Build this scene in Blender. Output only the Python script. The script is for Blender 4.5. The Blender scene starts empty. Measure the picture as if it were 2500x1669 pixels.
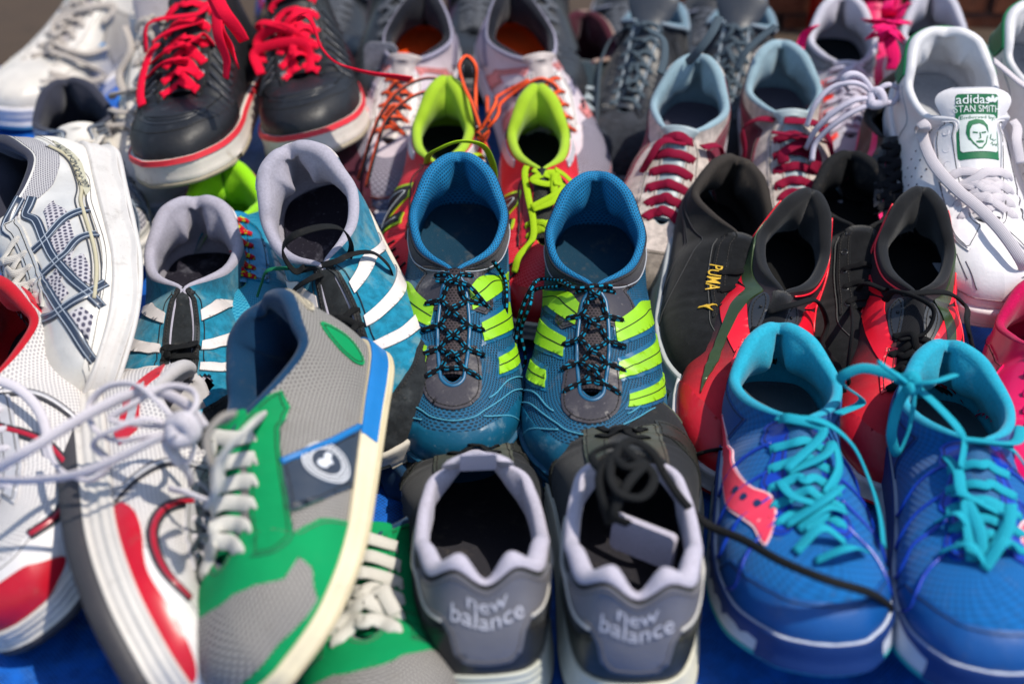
import bpy, bmesh, math, random
import numpy as np
from mathutils import Vector, Matrix
from mathutils.geometry import delaunay_2d_cdt
R = math.radians
sc = bpy.context.scene
rnd = random.Random(7)

# ---------------------------------------------------------------- camera
PITCH, DIST, FOC = 35.0, 1.02, 45.0
AIM = Vector((0, 0, 0.05))
cd = bpy.data.cameras.new('camera'); cam = bpy.data.objects.new('camera', cd)
sc.collection.objects.link(cam); sc.camera = cam
cam.location = AIM + Vector((0, -DIST*math.cos(R(PITCH)), DIST*math.sin(R(PITCH))))
cam.rotation_euler = (R(90-PITCH), 0, 0)
cd.lens = FOC; cd.sensor_width = 36; cd.clip_start = .05; cd.clip_end = 60
cd.dof.use_dof = True; cd.dof.focus_distance = 1.0; cd.dof.aperture_fstop = 3.1; cd.dof.aperture_blades = 9
# ---------------------------------------------------------------- light
SUN = Vector((.42, -.10, .90)).normalized()
w = bpy.data.worlds.new("World"); sc.world = w; w.use_nodes = True
nt = w.node_tree; nt.nodes.clear()
sky = nt.nodes.new('ShaderNodeTexSky'); sky.sky_type = 'NISHITA'; sky.sun_disc = False
sky.sun_elevation = math.asin(SUN.z); sky.sun_rotation = math.atan2(SUN.x, SUN.y)
bg = nt.nodes.new('ShaderNodeBackground'); bg.inputs[1].default_value = .15
wo_ = nt.nodes.new('ShaderNodeOutputWorld')
nt.links.new(sky.outputs[0], bg.inputs[0]); nt.links.new(bg.outputs[0], wo_.inputs[0])
sd = bpy.data.lights.new('sun', 'SUN'); sd.energy = 3.9; sd.angle = R(.55); sd.color = (1, .93, .82)
so = bpy.data.objects.new('sun', sd); sc.collection.objects.link(so)
so.rotation_euler = SUN.to_track_quat('Z', 'Y').to_euler()
sc.view_settings.view_transform = 'Standard'; sc.view_settings.look = 'None'
sc.view_settings.exposure = 0.22; sc.view_settings.gamma = 1
sc.cycles.use_denoising = True
sc.cycles.max_bounces = 6

def lin(c):
    if isinstance(c, str):
        c = c.lstrip('#'); c = [int(c[i:i+2], 16)/255 for i in (0, 2, 4)]
        return tuple((x/12.92 if x <= .04045 else ((x+.055)/1.055)**2.4) for x in c) + (1,)
    return tuple(c) + (1,)

# ---------------------------------------------------------------- materials
MATS = {}
def mat(kind, col, col2=None, rough=None, sc_=1.0, dirt=.25, bump=None, spec=None, dcol='6b6256'):
    """procedural materials; uv is in millimetres of surface"""
    key = (kind, col, col2, rough, sc_, dirt, bump, spec, dcol)
    if key in MATS: return MATS[key]
    m = bpy.data.materials.new(kind); m.use_nodes = True
    T = m.node_tree; N = T.nodes; Lk = T.links; b = N['Principled BSDF']
    def nd(t, **k):
        n = N.new('ShaderNode'+t)
        for a, v in k.items(): setattr(n, a, v)
        return n
    def math_(op, a, b_=None, c=None):
        n = nd('Math', operation=op)
        for i, v in enumerate((a, b_, c)):
            if v is None: continue
            if isinstance(v, (int, float)): n.inputs[i].default_value = v
            else: Lk.new(v, n.inputs[i])
        return n.outputs[0]
    def mix(f, a, c):
        n = nd('Mix', data_type='RGBA')
        for i, v in ((0, f), (6, a), (7, c)):
            if isinstance(v, (int, float)): n.inputs[i].default_value = v
            elif isinstance(v, tuple): n.inputs[i].default_value = v
            else: Lk.new(v, n.inputs[i])
        return n.outputs[2]
    def ramp(v, a, c):
        n = nd('MapRange'); n.interpolation_type = 'SMOOTHSTEP'
        Lk.new(v, n.inputs[0]); n.inputs[1].default_value = a; n.inputs[2].default_value = c
        return n.outputs[0]
    tc = nd('TexCoord'); obj = tc.outputs['Object']
    oi = nd('ObjectInfo')
    # per-object offset so copies never repeat
    off = nd('VectorMath', operation='ADD'); Lk.new(obj, off.inputs[0])
    cv = nd('CombineXYZ'); r9 = math_('MULTIPLY', oi.outputs['Random'], 9.0)
    Lk.new(r9, cv.inputs[0]); Lk.new(r9, cv.inputs[1]); Lk.new(cv.outputs[0], off.inputs[1])
    ob = off.outputs[0]
    def noise(scale, det=3, ro=.6, vec=None):
        n = nd('TexNoise'); n.inputs['Scale'].default_value = scale
        n.inputs['Detail'].default_value = det; n.inputs['Roughness'].default_value = ro
        Lk.new(vec or ob, n.inputs['Vector']); return n.outputs[0]
    sep = nd('SeparateXYZ'); Lk.new(tc.outputs['UV'], sep.inputs[0]); U, V = sep.outputs[0], sep.outputs[1]
    base = lin(col); c2 = lin(col2) if col2 else tuple(x*.35 for x in base[:3])+(1,)
    colr = None; hgt = None; bs = .5; bd = .0006; ro = .6; sp = .35
    big = noise(22, 4); fine = noise(900, 3)
    if kind in ('mesh', 'dotmesh', 'hexmesh'):
        s = {'mesh': 2.1, 'dotmesh': 3.4, 'hexmesh': 5.0}[kind]*sc_
        # staggered round holes on the uv grid
        vv = math_('DIVIDE', V, s*.866); row = math_('FLOOR', vv)
        uo = math_('ADD', math_('DIVIDE', U, s), math_('MULTIPLY', math_('MODULO', math_('ABSOLUTE', row), 2.0), .5))
        fu = math_('SUBTRACT', math_('FRACT', uo), .5); fv = math_('SUBTRACT', math_('FRACT', vv), .5)
        d = math_('SQRT', math_('ADD', math_('MULTIPLY', fu, fu), math_('MULTIPLY', fv, fv)))
        k = ramp(d, .26, .40)
        colr = mix(k, c2, base); hgt = k; bs = .7; bd = .0009; ro = .7
    elif kind == 'gridmesh':       # square net with light lines
        s = 4.2*sc_
        a = math_('DIVIDE', math_('ADD', U, V), s); c = math_('DIVIDE', math_('SUBTRACT', U, V), s)
        fa = math_('ABSOLUTE', math_('SUBTRACT', math_('FRACT', a), .5)); fc = math_('ABSOLUTE', math_('SUBTRACT', math_('FRACT', c), .5))
        k = ramp(math_('MAXIMUM', fa, fc), .40, .47)
        colr = mix(math_('MULTIPLY', k, .8), base, c2); hgt = k; ro = .55; bd = .0005
    elif kind in ('knit', 'rib'):
        s = (1.7 if kind == 'knit' else 2.2)*sc_
        a = math_('SINE', math_('MULTIPLY', math_('ADD', U, math_('MULTIPLY', V, .45)), 6.283/s))
        c = math_('SINE', math_('MULTIPLY', math_('SUBTRACT', V, math_('MULTIPLY', U, .2)), 6.283/s))
        k = math_('MULTIPLY', a, c) if kind == 'knit' else a
        k = math_('MULTIPLY_ADD', k, .5, .5)
        colr = mix(k, tuple(x*.62 for x in base[:3])+(1,), base); hgt = k; ro = .9; bd = .0005; sp = .2
    elif kind == 'weave':          # tarp / lace-like dark-light weave
        s = 1.6*sc_
        a = math_('SINE', math_('MULTIPLY', U, 6.283/s)); c = math_('SINE', math_('MULTIPLY', V, 6.283/s))
        k = math_('MULTIPLY_ADD', math_('MULTIPLY', a, c), .5, .5)
        k2 = math_('MULTIPLY', k, ramp(noise(60, 4), .3, .7))
        colr = mix(k2, base, c2); hgt = k; ro = .55; bd = .0006; sp = .4
    elif kind == 'suede':
        n1 = noise(120, 5, .7); k = ramp(n1, .32, .68)
        colr = mix(k, tuple(x*.66 for x in base[:3])+(1,), tuple(min(1, x*1.12) for x in base[:3])+(1,))
        if col2:
            p = ramp(noise(34, 5, .65), .50, .68); colr = mix(math_('MULTIPLY', p, .7), colr, c2)
        hgt = noise(700, 4, .8); bd = .0006; bs = .5; ro = 1.0; sp = .1
    elif kind == 'leather':
        hgt = math_('ADD', math_('MULTIPLY', noise(260, 3), .6), math_('MULTIPLY', noise(45, 3), 1.2))
        k = ramp(big, .3, .7); colr = mix(k, tuple(x*.86 for x in base[:3])+(1,), base)
        bd = .0010; bs = .35; ro = .42; sp = .45
    elif kind == 'rubber':
        hgt = noise(300, 2); k = ramp(big, .3, .7)
        colr = mix(k, tuple(x*.88 for x in base[:3])+(1,), base); bd = .0004; ro = .6; sp = .4
    elif kind == 'gloss':
        colr = mix(ramp(big, .3, .7), tuple(x*.85 for x in base[:3])+(1,), base)
        hgt = noise(60, 2); bd = .0008; bs = .3; ro = .22; sp = .6
    elif kind == 'metal':
        colr = mix(ramp(big, .3, .7), tuple(x*.8 for x in base[:3])+(1,), base); ro = .33; sp = .6
        hgt = noise(200, 2); bd = .0005; b.inputs['Metallic'].default_value = .25
    elif kind == 'foam':           # towelling / fleece lining
        n1 = noise(500, 4, .7); k = ramp(n1, .3, .7)
        colr = mix(k, tuple(x*.80 for x in base[:3])+(1,), base); hgt = n1; bd = .0007; ro = 1.0; sp = .08
    elif kind == 'lace':           # flat woven lace, u along length
        a = math_('SINE', math_('MULTIPLY', math_('ADD', U, math_('ABSOLUTE', V)), 6.283/(1.5*sc_)))
        c = math_('SINE', math_('MULTIPLY', V, 6.283/(1.3*sc_)))
        k = math_('MULTIPLY_ADD', math_('ADD', math_('MULTIPLY', a, .5), c), .33, .5)
        colr = mix(k, tuple(x*.62 for x in base[:3])+(1,), base); hgt = k; bd = .0005; ro = .85; sp = .15
        if col2:
            kk = ramp(math_('SINE', math_('MULTIPLY', U, 6.283/7.0)), .1, .3)
            kv = ramp(math_('SINE', math_('MULTIPLY', V, 6.283/4.0)), -.2, .1)
            colr = mix(math_('MULTIPLY', kk, kv), colr, c2)
    elif kind == 'lace2':          # round lace with one coloured stripe along it
        k = ramp(math_('SINE', math_('MULTIPLY', V, 6.283/9.0)), .15, .3)
        colr = mix(k, base, c2); hgt = noise(900, 2); ro = .7
    elif kind == 'fade':           # fabric whose dye runs from one colour to another along the shoe
        k = ramp(math_('ADD', math_('ABSOLUTE', U), math_('MULTIPLY', math_('SUBTRACT', noise(50, 3), .5), 50)), 195, 300)
        colr = mix(k, base, c2); hgt = fine; bd = .0005; ro = .7
    elif kind == 'stitch':
        k = ramp(math_('SINE', math_('MULTIPLY', U, 6.283/3.2)), -.5, -.1)
        colr = mix(k, tuple(x*.3 for x in base[:3])+(1,), base); hgt = k; bd = .0004; ro = .8; sp = .1
    elif kind == 'zebra':
        wv = nd('TexWave'); wv.inputs['Scale'].default_value = 22; wv.inputs['Distortion'].default_value = 5
        wv.inputs['Detail'].default_value = 1.5; wv.inputs['Detail Scale'].default_value = .8; Lk.new(ob, wv.inputs[0])
        colr = mix(ramp(wv.outputs[1], .45, .55), base, c2); hgt = fine; ro = .5
    else:
        colr = mix(ramp(big, .3, .7), tuple(x*.85 for x in base[:3])+(1,), base); hgt = fine
    if kind in ('mesh', 'dotmesh', 'hexmesh', 'gridmesh', 'knit', 'rib', 'fade', 'foam'):
        colr = mix(math_('MULTIPLY', ramp(big, .35, .75), .22), colr, tuple(x*.6 for x in base[:3])+(1,))
    if dirt > 0:
        dn = ramp(noise(48, 6, .72), .54, .78)
        sp2 = ramp(noise(420, 2, .5), .66, .74)
        f = math_('MULTIPLY', math_('MAXIMUM', dn, math_('MULTIPLY', sp2, .6)), min(.85, dirt*1.45))
        colr = mix(f, colr, lin(dcol))
    Lk.new(colr, b.inputs['Base Color'])
    rr = ro if rough is None else rough
    rv = math_('MULTIPLY_ADD', big, .25, rr-.12); Lk.new(rv, b.inputs['Roughness'])
    b.inputs['Specular IOR Level'].default_value = sp if spec is None else spec
    if kind in ('suede', 'foam', 'knit'):
        b.inputs['Sheen Weight'].default_value = .12; b.inputs['Sheen Roughness'].default_value = .5
    if hgt is not None:
        bp = nd('Bump'); bp.inputs['Strength'].default_value = bs if bump is None else bump
        bp.inputs['Distance'].default_value = bd; Lk.new(hgt, bp.inputs['Height']); Lk.new(bp.outputs[0], b.inputs['Normal'])
    MATS[key] = m
    return m

# ---------------------------------------------------------------- mesh helper
def mkobj(name, verts, faces, m, parent=None, uvs=None, smooth=True, scale=.001, mats=None):
    me = bpy.data.meshes.new(name)
    v = np.asarray(verts, dtype=float)*scale
    me.from_pydata(v.tolist(), [], faces if isinstance(faces, list) else faces.tolist())
    me.materials.append(m)
    if mats:
        for x in mats[0]: me.materials.append(x)
        me.polygons.foreach_set('material_index', mats[1])
    if uvs is not None:
        uv = me.uv_layers.new(name='uv'); li = np.empty(len(me.loops), dtype=np.int32)
        me.loops.foreach_get('vertex_index', li)
        uv.data.foreach_set('uv', np.asarray(uvs, dtype=np.float32)[li].ravel())
    if smooth: me.polygons.foreach_set('use_smooth', [True]*len(me.polygons))
    me.update()
    o = bpy.data.objects.new(name, me); sc.collection.objects.link(o)
    if parent: o.parent = parent
    return o

def hermite(kn, vals, x, period=None):
    kn = np.asarray(kn, float); vals = np.asarray(vals, float)
    if period:
        kn = np.concatenate([kn[-3:]-period, kn, kn[:3]+period]); vals = np.concatenate([vals[-3:], vals, vals[:3]])
    d = np.diff(kn)[:, None]; sl = np.diff(vals, axis=0)/d
    m = np.zeros_like(vals); m[1:-1] = (sl[:-1]*d[1:]+sl[1:]*d[:-1])/(d[1:]+d[:-1]); m[0] = sl[0]; m[-1] = sl[-1]
    i = np.clip(np.searchsorted(kn, x, side='right')-1, 0, len(kn)-2)
    h = (kn[i+1]-kn[i])[:, None]; t = ((x-kn[i])[:, None])/h
    return ((2*t**3-3*t**2+1)*vals[i]+(t**3-2*t**2+t)*h*m[i]+(-2*t**3+3*t**2)*vals[i+1]+(t**3-t**2)*h*m[i+1])

def spline(pts, n=12):
    pts = np.asarray(pts, float)
    if len(pts) < 3: return np.linspace(pts[0], pts[-1], n)
    k = np.concatenate([[0], np.cumsum(np.maximum(np.linalg.norm(np.diff(pts, axis=0), axis=1), 1e-3)**.6)])
    x = np.linspace(0, k[-1], (len(pts)-1)*n+1)
    return hermite(k, pts, x)

def nrm(a): return a/np.maximum(np.linalg.norm(a, axis=-1, keepdims=True), 1e-9)

def sweep(path, w_, t_, up=None, ns=8, twist=0.0, flat=True):
    """ribbon / cord along a path -> verts, faces, uvs.  w_ width, t_ thickness (mm)"""
    p = np.asarray(path, float); n = len(p)
    tg = nrm(np.gradient(p, axis=0))
    if up is None:
        u0 = np.array([0, 0, 1.]) if abs(tg[0][2]) < .9 else np.array([0, 1., 0])
        nr = np.zeros_like(p); a = u0-tg[0]*np.dot(u0, tg[0]); nr[0] = a/np.linalg.norm(a)
        for i in range(1, n):
            a = nr[i-1]-tg[i]*np.dot(nr[i-1], tg[i]); nr[i] = a/max(np.linalg.norm(a), 1e-6)
    else:
        up = np.broadcast_to(np.asarray(up, float), p.shape)
        nr = nrm(up-tg*np.sum(up*tg, axis=1, keepdims=True))
    bn = np.cross(tg, nr)
    if twist:
        a = np.linspace(0, twist, n)[:, None]
        nr, bn = nr*np.cos(a)+bn*np.sin(a), bn*np.cos(a)-nr*np.sin(a)
    ang = np.linspace(0, 2*math.pi, ns, endpoint=False)
    ca, sa = np.cos(ang), np.sin(ang)
    if flat: ca = np.sign(ca)*np.abs(ca)**.6; sa = np.sign(sa)*np.abs(sa)**.8
    V = p[:, None, :]+bn[:, None, :]*(ca[None, :, None]*w_/2)+nr[:, None, :]*(sa[None, :, None]*t_/2)
    ln = np.concatenate([[0], np.cumsum(np.linalg.norm(np.diff(p, axis=0), axis=1))])
    uv = np.stack([np.repeat(ln[:, None], ns, 1), np.broadcast_to(ca*w_/2 if flat else ang*w_/2, (n, ns))], -1)
    F = []
    for i in range(n-1):
        for j in range(ns):
            k = (j+1) % ns
            F.append((i*ns+j, (i+1)*ns+j, (i+1)*ns+k, i*ns+k))
    F.append(tuple(range(ns))); F.append(tuple((n-1)*ns+j for j in reversed(range(ns))))
    return V.reshape(-1, 3), F, uv.reshape(-1, 2)

def join(parts):
    V, F, U, o = [], [], [], 0
    for v, f, u in parts:
        V.append(v); U.append(u); F += [tuple(i+o for i in x) for x in f]; o += len(v)
    return np.concatenate(V), F, np.concatenate(U)

def grid_faces(nu, nv, wrap=False, off=0):
    F = []
    for i in range(nu if wrap else nu-1):
        a = i*nv; b = ((i+1) % nu)*nv
        for j in range(nv-1):
            F.append((off+a+j, off+b+j, off+b+j+1, off+a+j+1))
    return F

# ---------------------------------------------------------------- shoe
OUT_U = [0, .04, .09, .15, .22, .32, .45, .58, .70, .80, .88, .94, .975, 1]
OUT_LAT = [(0, 0), (.155, .006), (.255, .03), (.322, .08), (.36, .15), (.39, .26), (.435, .40), (.485, .56), (.515, .68), (.495, .79), (.42, .885), (.28, .95), (.165, .985), (-.03, 1)]
OUT_MED = [(0, 0), (-.155, .006), (-.255, .03), (-.318, .08), (-.35, .15), (-.362, .26), (-.375, .40), (-.42, .56), (-.47, .68), (-.48, .79), (-.43, .885), (-.32, .95), (-.215, .985), (-.03, 1)]
SHOES = []
STITCHED = {k: '3a3836' for k in ('eyestay', 'toe_overlay', 'mudguard', 'lace_guard', 'eyelet_panel', 'collar_panel', 'heel_panel', 'toe_cap', 'side_panel', 'toe_strap')}
STITCHED.update({k: '77726e' for k in ('heel_patch', 'side_strip', 'heel_tab', 'rand')})
DEF = dict(L=290, W=106, hs=28, ts=20, spring=9, inset=3, Hc=95, Ha=73, Ht=88, yt=.46, yv=.755, Hv=60,
           wo=36, tt=13, tb=9, toe=.72, bulge=7, heely=.035, pad=5.5, tpad=1.4, crease=.7, seed=1, wr=.8, tm=0, vee=1,
           hp=.5, ear=0)

def pip(poly, q):
    """even-odd point in polygon, vectorised"""
    x, y = q[:, 0], q[:, 1]; r = np.zeros(len(q), bool); n = len(poly)
    for i in range(n):
        x1, y1 = poly[i]; x2, y2 = poly[(i+1) % n]
        if y1 == y2: continue
        c = ((y1 > y) != (y2 > y)) & (x < (x2-x1)*(y-y1)/(y2-y1)+x1); r ^= c
    return r

class Shoe:
    def __init__(s, name, label, cat, group, foot='R', **k):
        s.p = dict(DEF); s.p.update(k); p = s.p
        for a, b in p.items(): setattr(s, a, b)
        s.mir = 1 if foot == 'R' else -1
        s.root = bpy.data.objects.new(name, None); sc.collection.objects.link(s.root)
        s.root.empty_display_size = .02
        s.root['label'] = label; s.root['category'] = cat
        if group: s.root['group'] = group
        kn = [-u for u in OUT_U[:0:-1]][1:]  # -.975 .. -.04
        kn = [-u for u in reversed(OUT_U[1:-1])]+OUT_U
        vals = [OUT_MED[i] for i in range(len(OUT_U)-2, 0, -1)]+OUT_LAT
        s.ug = np.linspace(-1, 1, 2401)
        o = hermite(kn, vals, s.ug, period=2.0)
        s.outl = np.stack([o[:, 0]*s.W, o[:, 1]*s.L], 1)
        t = np.gradient(s.outl, axis=0); t = nrm(t); s.outn = np.stack([t[:, 1], -t[:, 0]], 1)
        # top line
        L = s.L; wo = s.wo; yt = s.yt*L; yv = s.yv*L; hy = s.heely*L
        hp = s.hp
        er = s.ear
        T = [(0, 0, hy, s.Hc-er), (.05, (.42-.16*hp)*wo, hy+(.012+.015*hp)*L, s.Hc*.99+s.Ha*.01+er*.5), (.11, (.80-.26*hp)*wo, hy+(.05+.03*hp)*L, s.Hc*.88+s.Ha*.12-er*.9),
             (.19, (.98-.13*hp)*wo, hy+.135*L, s.Hc*.42+s.Ha*.58), (.28, 1.03*wo, .245*L, s.Ha), (.36, (.93-.13*s.vee)*wo, yt-(.085+.035*s.vee)*L, s.Ha+(s.Ht-s.Ha)*.28),
             (.415, (.60-.18*s.vee)*wo+(.40+.18*s.vee)*s.tt, yt-(.028+.022*s.vee)*L, s.Ha+(s.Ht-s.Ha)*.72), (.45, s.tt, yt, s.Ht)]
        for k_ in range(1, 6):
            f = k_/6; T.append((.45+.40*f, s.tt+(s.tb-s.tt)*f+s.tm*math.sin(math.pi*f), yt+(yv-8-yt)*f, s.Ht+(s.Hv+2-s.Ht)*f-3*math.sin(math.pi*f)))
        T += [(.86, s.tb, yv-8, s.Hv+2), (.93, s.tb*.75, yv-1, s.Hv), (1, 0, yv+3, s.Hv-1)]
        ku = [-t_[0] for t_ in reversed(T[1:-1])]+[t_[0] for t_ in T]
        kv = [(-t_[1], t_[2], t_[3]) for t_ in reversed(T[1:-1])]+[(t_[1], t_[2], t_[3]) for t_ in T]
        s.top = hermite(ku, kv, s.ug, period=2.0)
        rr = random.Random(s.seed)
        s.ph = [(rr.uniform(2, 9), rr.uniform(.6, 3), rr.uniform(0, 6.28), rr.uniform(0, 6.28), rr.uniform(.4, 1)) for _ in range(7)]
        s.A = np.array([0, hy, s.Hc]); s.B = np.array([-.03*s.W*s.mir, L, s.spring+s.ts*.6])
        s.K = s.L*1.15
        SHOES.append(s)

    def lk(s, tab, U):
        U = (np.asarray(U, float)+1) % 2-1
        f = (U+1)/2*(len(tab)-1); i = np.clip(f.astype(int), 0, len(tab)-2); f = f-i
        return tab[i]*(1-f)[..., None]+tab[i+1]*f[..., None]
    def zsp(s, y): return s.spring*np.clip((y/s.L-.55)/.45, 0, 1)**2+3*np.clip((.12-y/s.L)/.12, 0, 1)**2
    def soletop(s, y): t = np.clip(y/s.L, 0, 1); return s.hs+(s.ts-s.hs)*t*t*(3-2*t)
    def P0(s, U, h):
        U = np.asarray(U, float); h = np.asarray(h, float)
        o = s.lk(s.outl, U); n = s.lk(s.outn, U); n = n/np.maximum(np.linalg.norm(n, axis=-1, keepdims=True), 1e-9)
        o = o-n*s.inset
        B = np.concatenate([o, (s.soletop(o[..., 1])-4)[..., None]], -1)
        T = s.lk(s.top, U); u = np.abs((U+1) % 2-1)
        a = np.clip((u-.36)/.16, 0, 1); a = a*a*(3-2*a); c = np.clip((u-.7)/.25, 0, 1); c = c*c*(3-2*c)
        H = (T[..., 2]-B[..., 2]); D = T[..., :2]-B[..., :2]
        Z = np.zeros(U.shape)
        cz = .42+.10*a+(s.toe-.52)*c
        P1 = B.copy(); P1[..., 2] += cz*H; P1[..., :2] += n*(s.bulge*(1+.2*a-.6*c))[..., None]
        P2 = T.copy(); P2[..., :2] -= D*(.12+.36*a+.02*c)[..., None]; P2[..., 2] -= H*(.36-.22*a-.09*c)
        h_ = h[..., None]
        P = (1-h_)**3*B+3*(1-h_)**2*h_*P1+3*(1-h_)*h_**2*P2+h_**3*T
        P[..., 2] += s.zsp(P[..., 1])
        return P
    def disp(s, U, h, P):
        d = np.zeros(np.shape(U))
        for a, b, p1, p2, g in s.ph:
            a_ = round(a); d = d+g*np.sin(a_*math.pi*np.asarray(U)+p1)*np.sin(b*3*np.asarray(h)+p2)
        d = d*.28*s.wr
        # creases where the foot bends
        y = P[..., 1]/s.L; g = np.exp(-((y-.70)/.055)**2)*np.clip(h*1.6, 0, 1)*np.clip((1.02-h)*8, 0, 1)
        d = d+s.wr*1.1*g*np.sin((y*s.L+6*np.sin(P[..., 0]*.06+s.seed))/s.L*2*math.pi*24)
        return d*np.clip(h*6, 0, 1)
    def P(s, U, h, off=0.0):
        U = np.asarray(U, float); h = np.asarray(h, float); e = 1e-3
        U, h = np.broadcast_arrays(U, h)
        U = U.astype(float); h = h.astype(float)
        p0 = s.P0(U, h)
        hu = np.clip(h, .002, .998)
        du = s.P0(U+2*e, hu)-s.P0(U-2*e, hu); dh = s.P0(U, hu+e)-s.P0(U, hu-e)
        n = nrm(np.cross(du, dh)); s._n = n; s._t = nrm(dh)
        return p0+n*(s.disp(U, h, p0)+off)[..., None]
    def uvm(s, U, h):
        if not hasattr(s, '_hl'):
            u = np.linspace(-1, 1, 181); hh = np.linspace(0, 1, 30); A, B = np.meshgrid(u, hh, indexing='ij'); P = s.P0(A, B)
            l = np.concatenate([np.zeros((181, 1)), np.cumsum(np.linalg.norm(np.diff(P, axis=1), axis=2), 1)], 1); s._hl = (u, hh, l)
        u, hh, l = s._hl; U = np.asarray(U, float); h = np.asarray(h, float)*np.ones_like(U); w_ = (U+1) % 2-1
        i = np.clip(((w_+1)*90).astype(int), 0, 179); f = (w_+1)*90-i; j = np.clip((h*29).astype(int), 0, 28); g = h*29-j
        v = (l[i, j]*(1-g)+l[i, j+1]*g)*(1-f)+(l[i+1, j]*(1-g)+l[i+1, j+1]*g)*f
        return np.stack([U*s.K, v], -1)

    def emit(s, name, V, F, m, uvs=None, parent=None, label=None, smooth=True, mats=None):
        V = np.array(V, float)
        if s.mir < 0: V[:, 0] *= -1; F = [tuple(reversed(f)) for f in (F if isinstance(F, list) else F.tolist())]
        o = mkobj(name, V, F, m, parent or s.root, uvs, smooth, mats=mats)
        if label: o['label'] = label
        return o

    def upper(s, m, h0=0, fine=False):
        nu, nh = 180, 26
        U, h = np.meshgrid(np.linspace(-1, 1, nu, endpoint=False), np.linspace(h0, 1, nh), indexing='ij')
        V = s.P(U, h)
        V2 = np.concatenate([V.reshape(-1, 3), V[:1].reshape(-1, 3)]); uv = np.concatenate([s.uvm(U, h).reshape(-1, 2), s.uvm(U[:1]+2, h[:1]).reshape(-1, 2)])
        s.up = s.emit('upper', V2, grid_faces(nu+1, nh), m, uv); return s.up

    def lining(s, m, rim=None, depth=0.04, name='lining'):
        nu = 200; U = np.linspace(-1, 1, nu, endpoint=False); u = np.abs(U)
        k = np.clip((u-.36)/.12, 0, 1); k = k*k*(3-2*k)
        r = s.pad*(.62+.38*np.exp(-((u-.10)/.13)**2))*(1-k)+s.tpad*k
        cr = 1-s.crease*np.exp(-(U/.024)**2)
        rows = []; uvs = []
        e = s.P(U, np.ones(nu)); n = s._n.copy(); t = s._t.copy()
        # rim tangent straightened upwards at collar
        C = e-n*r[:, None]
        for a in np.linspace(0, math.pi, 9):
            rows.append(C+r[:, None]*(math.cos(a)*n+math.sin(a)*t*1.0)-t*((1-cr)*r*1.9)[:, None]*math.sin(a/2)); uvs.append(72+a*6)
        swell = 1+.8*np.exp(-((u-.085)/.055)**2)
        for h in np.linspace(.96, depth, 16):
            p = s.P(U, np.full(nu, h)); nn = s._n
            f = .22+.78*np.clip((h-.30)/.45, 0, 1)**.7
            th = (2*r*f*(1+(swell-1)*math.sin(math.pi*min(1, max(0, (h-.3)/.7))))*(1-(1-cr)*1.0)+.6)
            th = th+s.wr*(.55*np.sin(U*47+h*11+s.seed)+.45*np.sin(U*83-h*17+s.seed*2))*math.sin(math.pi*h)*(1-k)
            rows.append(p-nn*th[:, None]); uvs.append(72+20+(1-h)*70)
        V = np.stack(rows, 1)                        # nu x rows
        uv = np.stack([np.repeat((U*s.K)[:, None], len(rows), 1), np.repeat(np.array(uvs)[None], nu, 0)], -1)
        return s.emit(name, V.reshape(-1, 3), grid_faces(nu, len(rows), wrap=True), m, uv.reshape(-1, 2))

    def insole(s, m, z=5, e=6):
        U = np.linspace(-1, 1, 90, endpoint=False); o = s.lk(s.outl, U)-s.lk(s.outn, U)*e
        zz = s.soletop(o[:, 1])+z+s.zsp(o[:, 1]); rows = []
        c = np.stack([np.full(90, -.0), o[:, 1]], 1)
        for f, dz in ((1, 2.5), (.93, 0), (.6, -1), (.25, -1.5), (0, -1.5)):
            rows.append(np.concatenate([c+(o-c)*f, (zz+dz)[:, None]], 1))
        V = np.stack(rows, 1).reshape(-1, 3)
        return s.emit('insole', V, grid_faces(90, 5, wrap=True), m, V[:, :2].copy())

    def Q(s, U, k, out=0.0):
        """sole wall: k=0 bottom, 1 top edge"""
        o = s.lk(s.outl, U); n = s.lk(s.outn, U); t = s.soletop(o[..., 1])
        q = o+n*(np.asarray(out))[..., None]
        z = t*k+s.zsp(o[..., 1])*(1-.0*k)
        return np.concatenate([q, np.broadcast_to(z, q.shape[:-1])[..., None]], -1)

    def sole(s, m, m2=None, prof=None, kout=.16, rim=1.5, grooves=0, flare=2.0, wave=0, name='midsole'):
        """prof: list of (k, out)"""
        if prof is None:
            prof = [(kout, flare-.5), (kout+.04, flare+.3), (.35, flare*.7), (.6, flare*.25+rim*.5), (.86, rim), (.97, rim*.7), (1.0, 0), (1.0, -4), (.9, -8)]
        nu = 180; U = np.linspace(-1, 1, nu, endpoint=False)
        P = list(prof)
        if grooves:
            Pn = []; ks = [x[0] for x in prof[:-3]]; os_ = [x[1] for x in prof[:-3]]
            for kk in np.linspace(ks[0], ks[-1], 40):
                o = np.interp(kk, ks, os_); g = .45*math.cos((kk-ks[0])/(ks[-1]-ks[0])*2*math.pi*grooves); Pn.append((kk, o+g))
            P = Pn+list(prof[-3:])
        rows = []
        for k, out in P:
            wv = wave*np.sin(U*math.pi*9)*math.sin(math.pi*min(1, k)) if wave else 0
            rows.append(s.Q(U, np.full(nu, k)+wv*.01, np.full(nu, float(out))))
        V = np.stack(rows, 1); nv = len(P)
        uv = np.stack([np.repeat((U*s.K)[:, None], nv, 1), np.repeat(np.array([k*30 for k, _ in P])[None], nu, 0)], -1)
        F = grid_faces(nu, nv, wrap=True); F.append(tuple(i*nv for i in reversed(range(nu))))
        F2 = F
        s.emit(name, V.reshape(-1, 3), F2, m, uv.reshape(-1, 2))
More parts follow.
